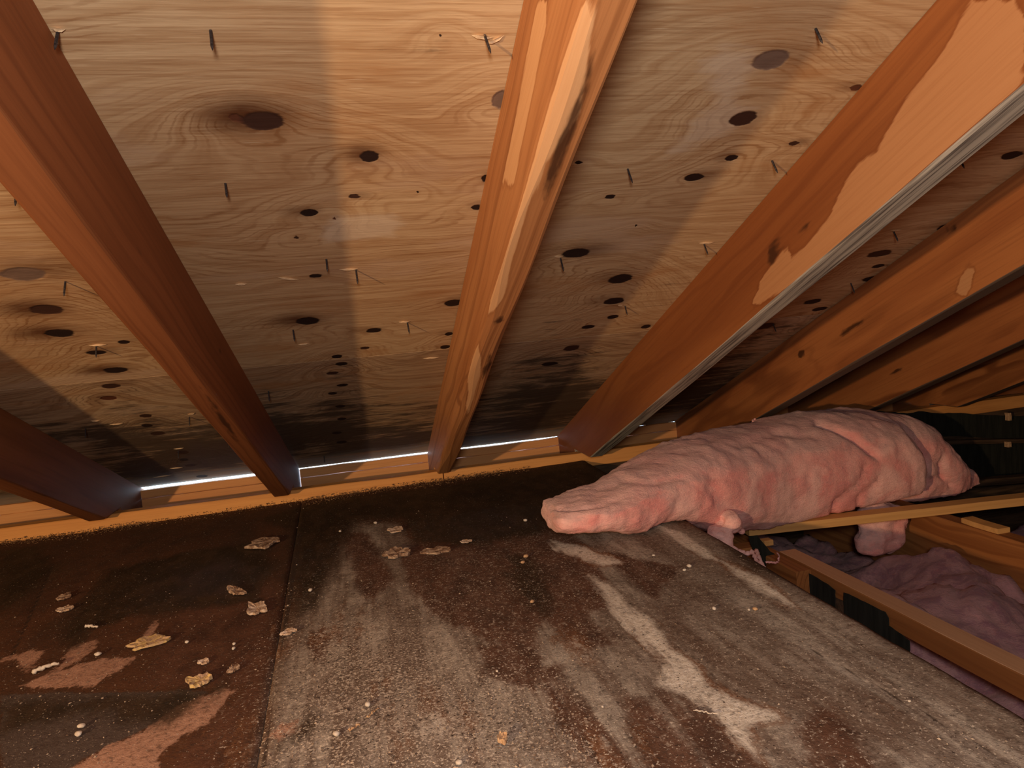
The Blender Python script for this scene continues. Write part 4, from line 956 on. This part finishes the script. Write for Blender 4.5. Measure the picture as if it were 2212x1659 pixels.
for i, (px, py, hw, lb, mt) in enumerate([
    (177, 1573, 8, 'upper of two white pebbles on the grey patch at lower left', M_PEB), (171, 1590, 9, 'lower of two white pebbles on the grey patch at lower left', M_PEB),
    (727, 1590, 9, 'blocky white pebble near the bottom left of centre', M_PEB), (795, 1526, 8, 'white pebble above the thin tan sliver', M_PEB), (992, 1652, 9, 'white pebble cut by the bottom edge', M_PEB),
    (66, 1162, 10, 'grey white stone lodged at the foot of the orange plate', M_PEB), (811, 1132, 5, 'round cream pebble on the dark stain near the plate', M_PEB), (735, 1150, 4, 'small cream pebble left of the round one on the dark stain', M_PEB),
    (506, 1394, 5, 'upper of two touching cream pebbles beside the seam', M_PEB), (505, 1404, 5, 'lower of two touching cream pebbles beside the seam', M_PEB), (404, 1390, 5, 'small white oval pebble right of the yellowish scrap', M_PEB),
    (212, 1417, 7, 'pale angular pebble on the pink-tan patch at left', M_PEB), (671, 1278, 6, 'long cream pebble where the grey dust begins', M_PEB), (1074, 1453, 4, 'upper of two small white pebbles right of the bottom centre', M_PEB),
    (1073, 1463, 3, 'lower of two small white pebbles right of the bottom centre', M_PEB), (1135, 1127, 6, 'flat cream pebble left of the pink batt tip', M_PEB), (1489, 1226, 7, 'right one of two cream pebbles on the grey floor below the batt', M_PEB),
    (1479, 1234, 5, 'left one of two cream pebbles on the grey floor below the batt', M_PEB), (1412, 1202, 4, 'single small cream pebble between the batt and the red stain', M_PEB), (1543, 1318, 7, 'white chip on the smooth grey floor, leftmost of a row of three', M_PEB),
    (1618, 1320, 5, 'white chip on the smooth grey floor, middle of a row of three', M_PEB), (1632, 1319, 7, 'tan chip on the smooth grey floor, rightmost of a row of three', M_CHIP), (1965, 1518, 5, 'white pebble near the right part of the floor', M_PEB),
    (1302, 1530, 4, 'white pebble beside the long dark crack', M_PEB), (1150, 1303, 6, 'orange tan flake right of the red brown stain', M_CHIP), (1137, 1205, 7, 'tan flake below the flat cream pebble', M_CHIP), (1130, 1218, 6, 'orange chip just under the tan flake', M_CHIP)]):
    pebble('pebble', px, py, hw, mt, lb, 'pebble', 300 + i, PB, sy=.75, sz=.55, rot=rnd.uniform(0, 3))

def grit(name, pts, sizes, mat, label, zoff=None):
    O = np.array([(1, 0, 0), (0, 1, 0), (-1, 0, 0), (0, -1, 0), (0, 0, 1), (0, 0, -1)], float)
    FO = [(0, 1, 4), (1, 2, 4), (2, 3, 4), (3, 0, 4), (1, 0, 5), (2, 1, 5), (3, 2, 5), (0, 3, 5)]
    V = []; Fc = []; rs = np.random.RandomState(3)
    for i, (p, s) in enumerate(zip(pts, sizes)):
        an = rs.uniform(0, 3); sc3 = s * rs.uniform(.5, 1.3, 3) * np.array([1.2, 1, .7]); ca, sa_ = math.cos(an), math.sin(an)
        Q = O * sc3; Q = np.stack([Q[:, 0] * ca - Q[:, 1] * sa_, Q[:, 0] * sa_ + Q[:, 1] * ca, Q[:, 2]], 1)
        z = floor_z(p[0]) + s * .35 + (p[2] if len(p) > 2 else 0)
        V.extend((Q + np.array([p[0], p[1], z])).tolist()); Fc.extend([tuple(6 * i + k for k in f) for f in FO])
    o = mesh_obj(name, V, Fc, mat); o['kind'] = 'stuff'; tag(o, label, 'grit'); o['kind'] = 'stuff'; return o
rs = np.random.RandomState(11); pts = []; sz = []; pts2 = []; sz2 = []
while len(pts) < 6500:
    px = rs.uniform(-40, 2250); py = rs.uniform(1060, 1680)
    if rs.rand() > 1: continue
    dens = .10
    if 560 < px < 1300 and py > 1250: dens = .55 + .4 * (py > 1480)
    elif px > 1300: dens = .09
    elif py > 1250: dens = .22
    if rs.rand() > dens: continue
    p = on_floor(px, py)
    if p[1] > EAVE_Y - .08 or p[1] < .35 or p[0] > edge_x(p[1]) - .01: continue
    pts.append((p[0], p[1])); sz.append(.0004 + .0013 * rs.rand() ** 5)
grit('floor_grit', pts, sz, M_GRIT, 'fine tan grit and crumbs strewn over the stained floor')
rs = np.random.RandomState(12)
for k in range(5200):
    x = rs.uniform(-1.1, .42); d = min(.038, abs(rs.normal(0, .014))) * (1 + .8 * math.sin(x * 11) ** 2)
    dense = .4 + .6 * (math.sin(x * 7 + 1) > -.2)
    if rs.rand() > dense: continue
    pts2.append((x, EAVE_Y - .003 - d, max(0, .010 - d * .35) * rs.rand())); sz2.append(.0008 + .0020 * rs.rand() ** 3)
M_DEB = simple('eave_dust', (0.30, 0.17, 0.08), (0.12, 0.06, 0.03), 120, .95)
grit('eave_debris', pts2, sz2, M_DEB, 'line of brown crumbs and dust gathered against the eave plate')
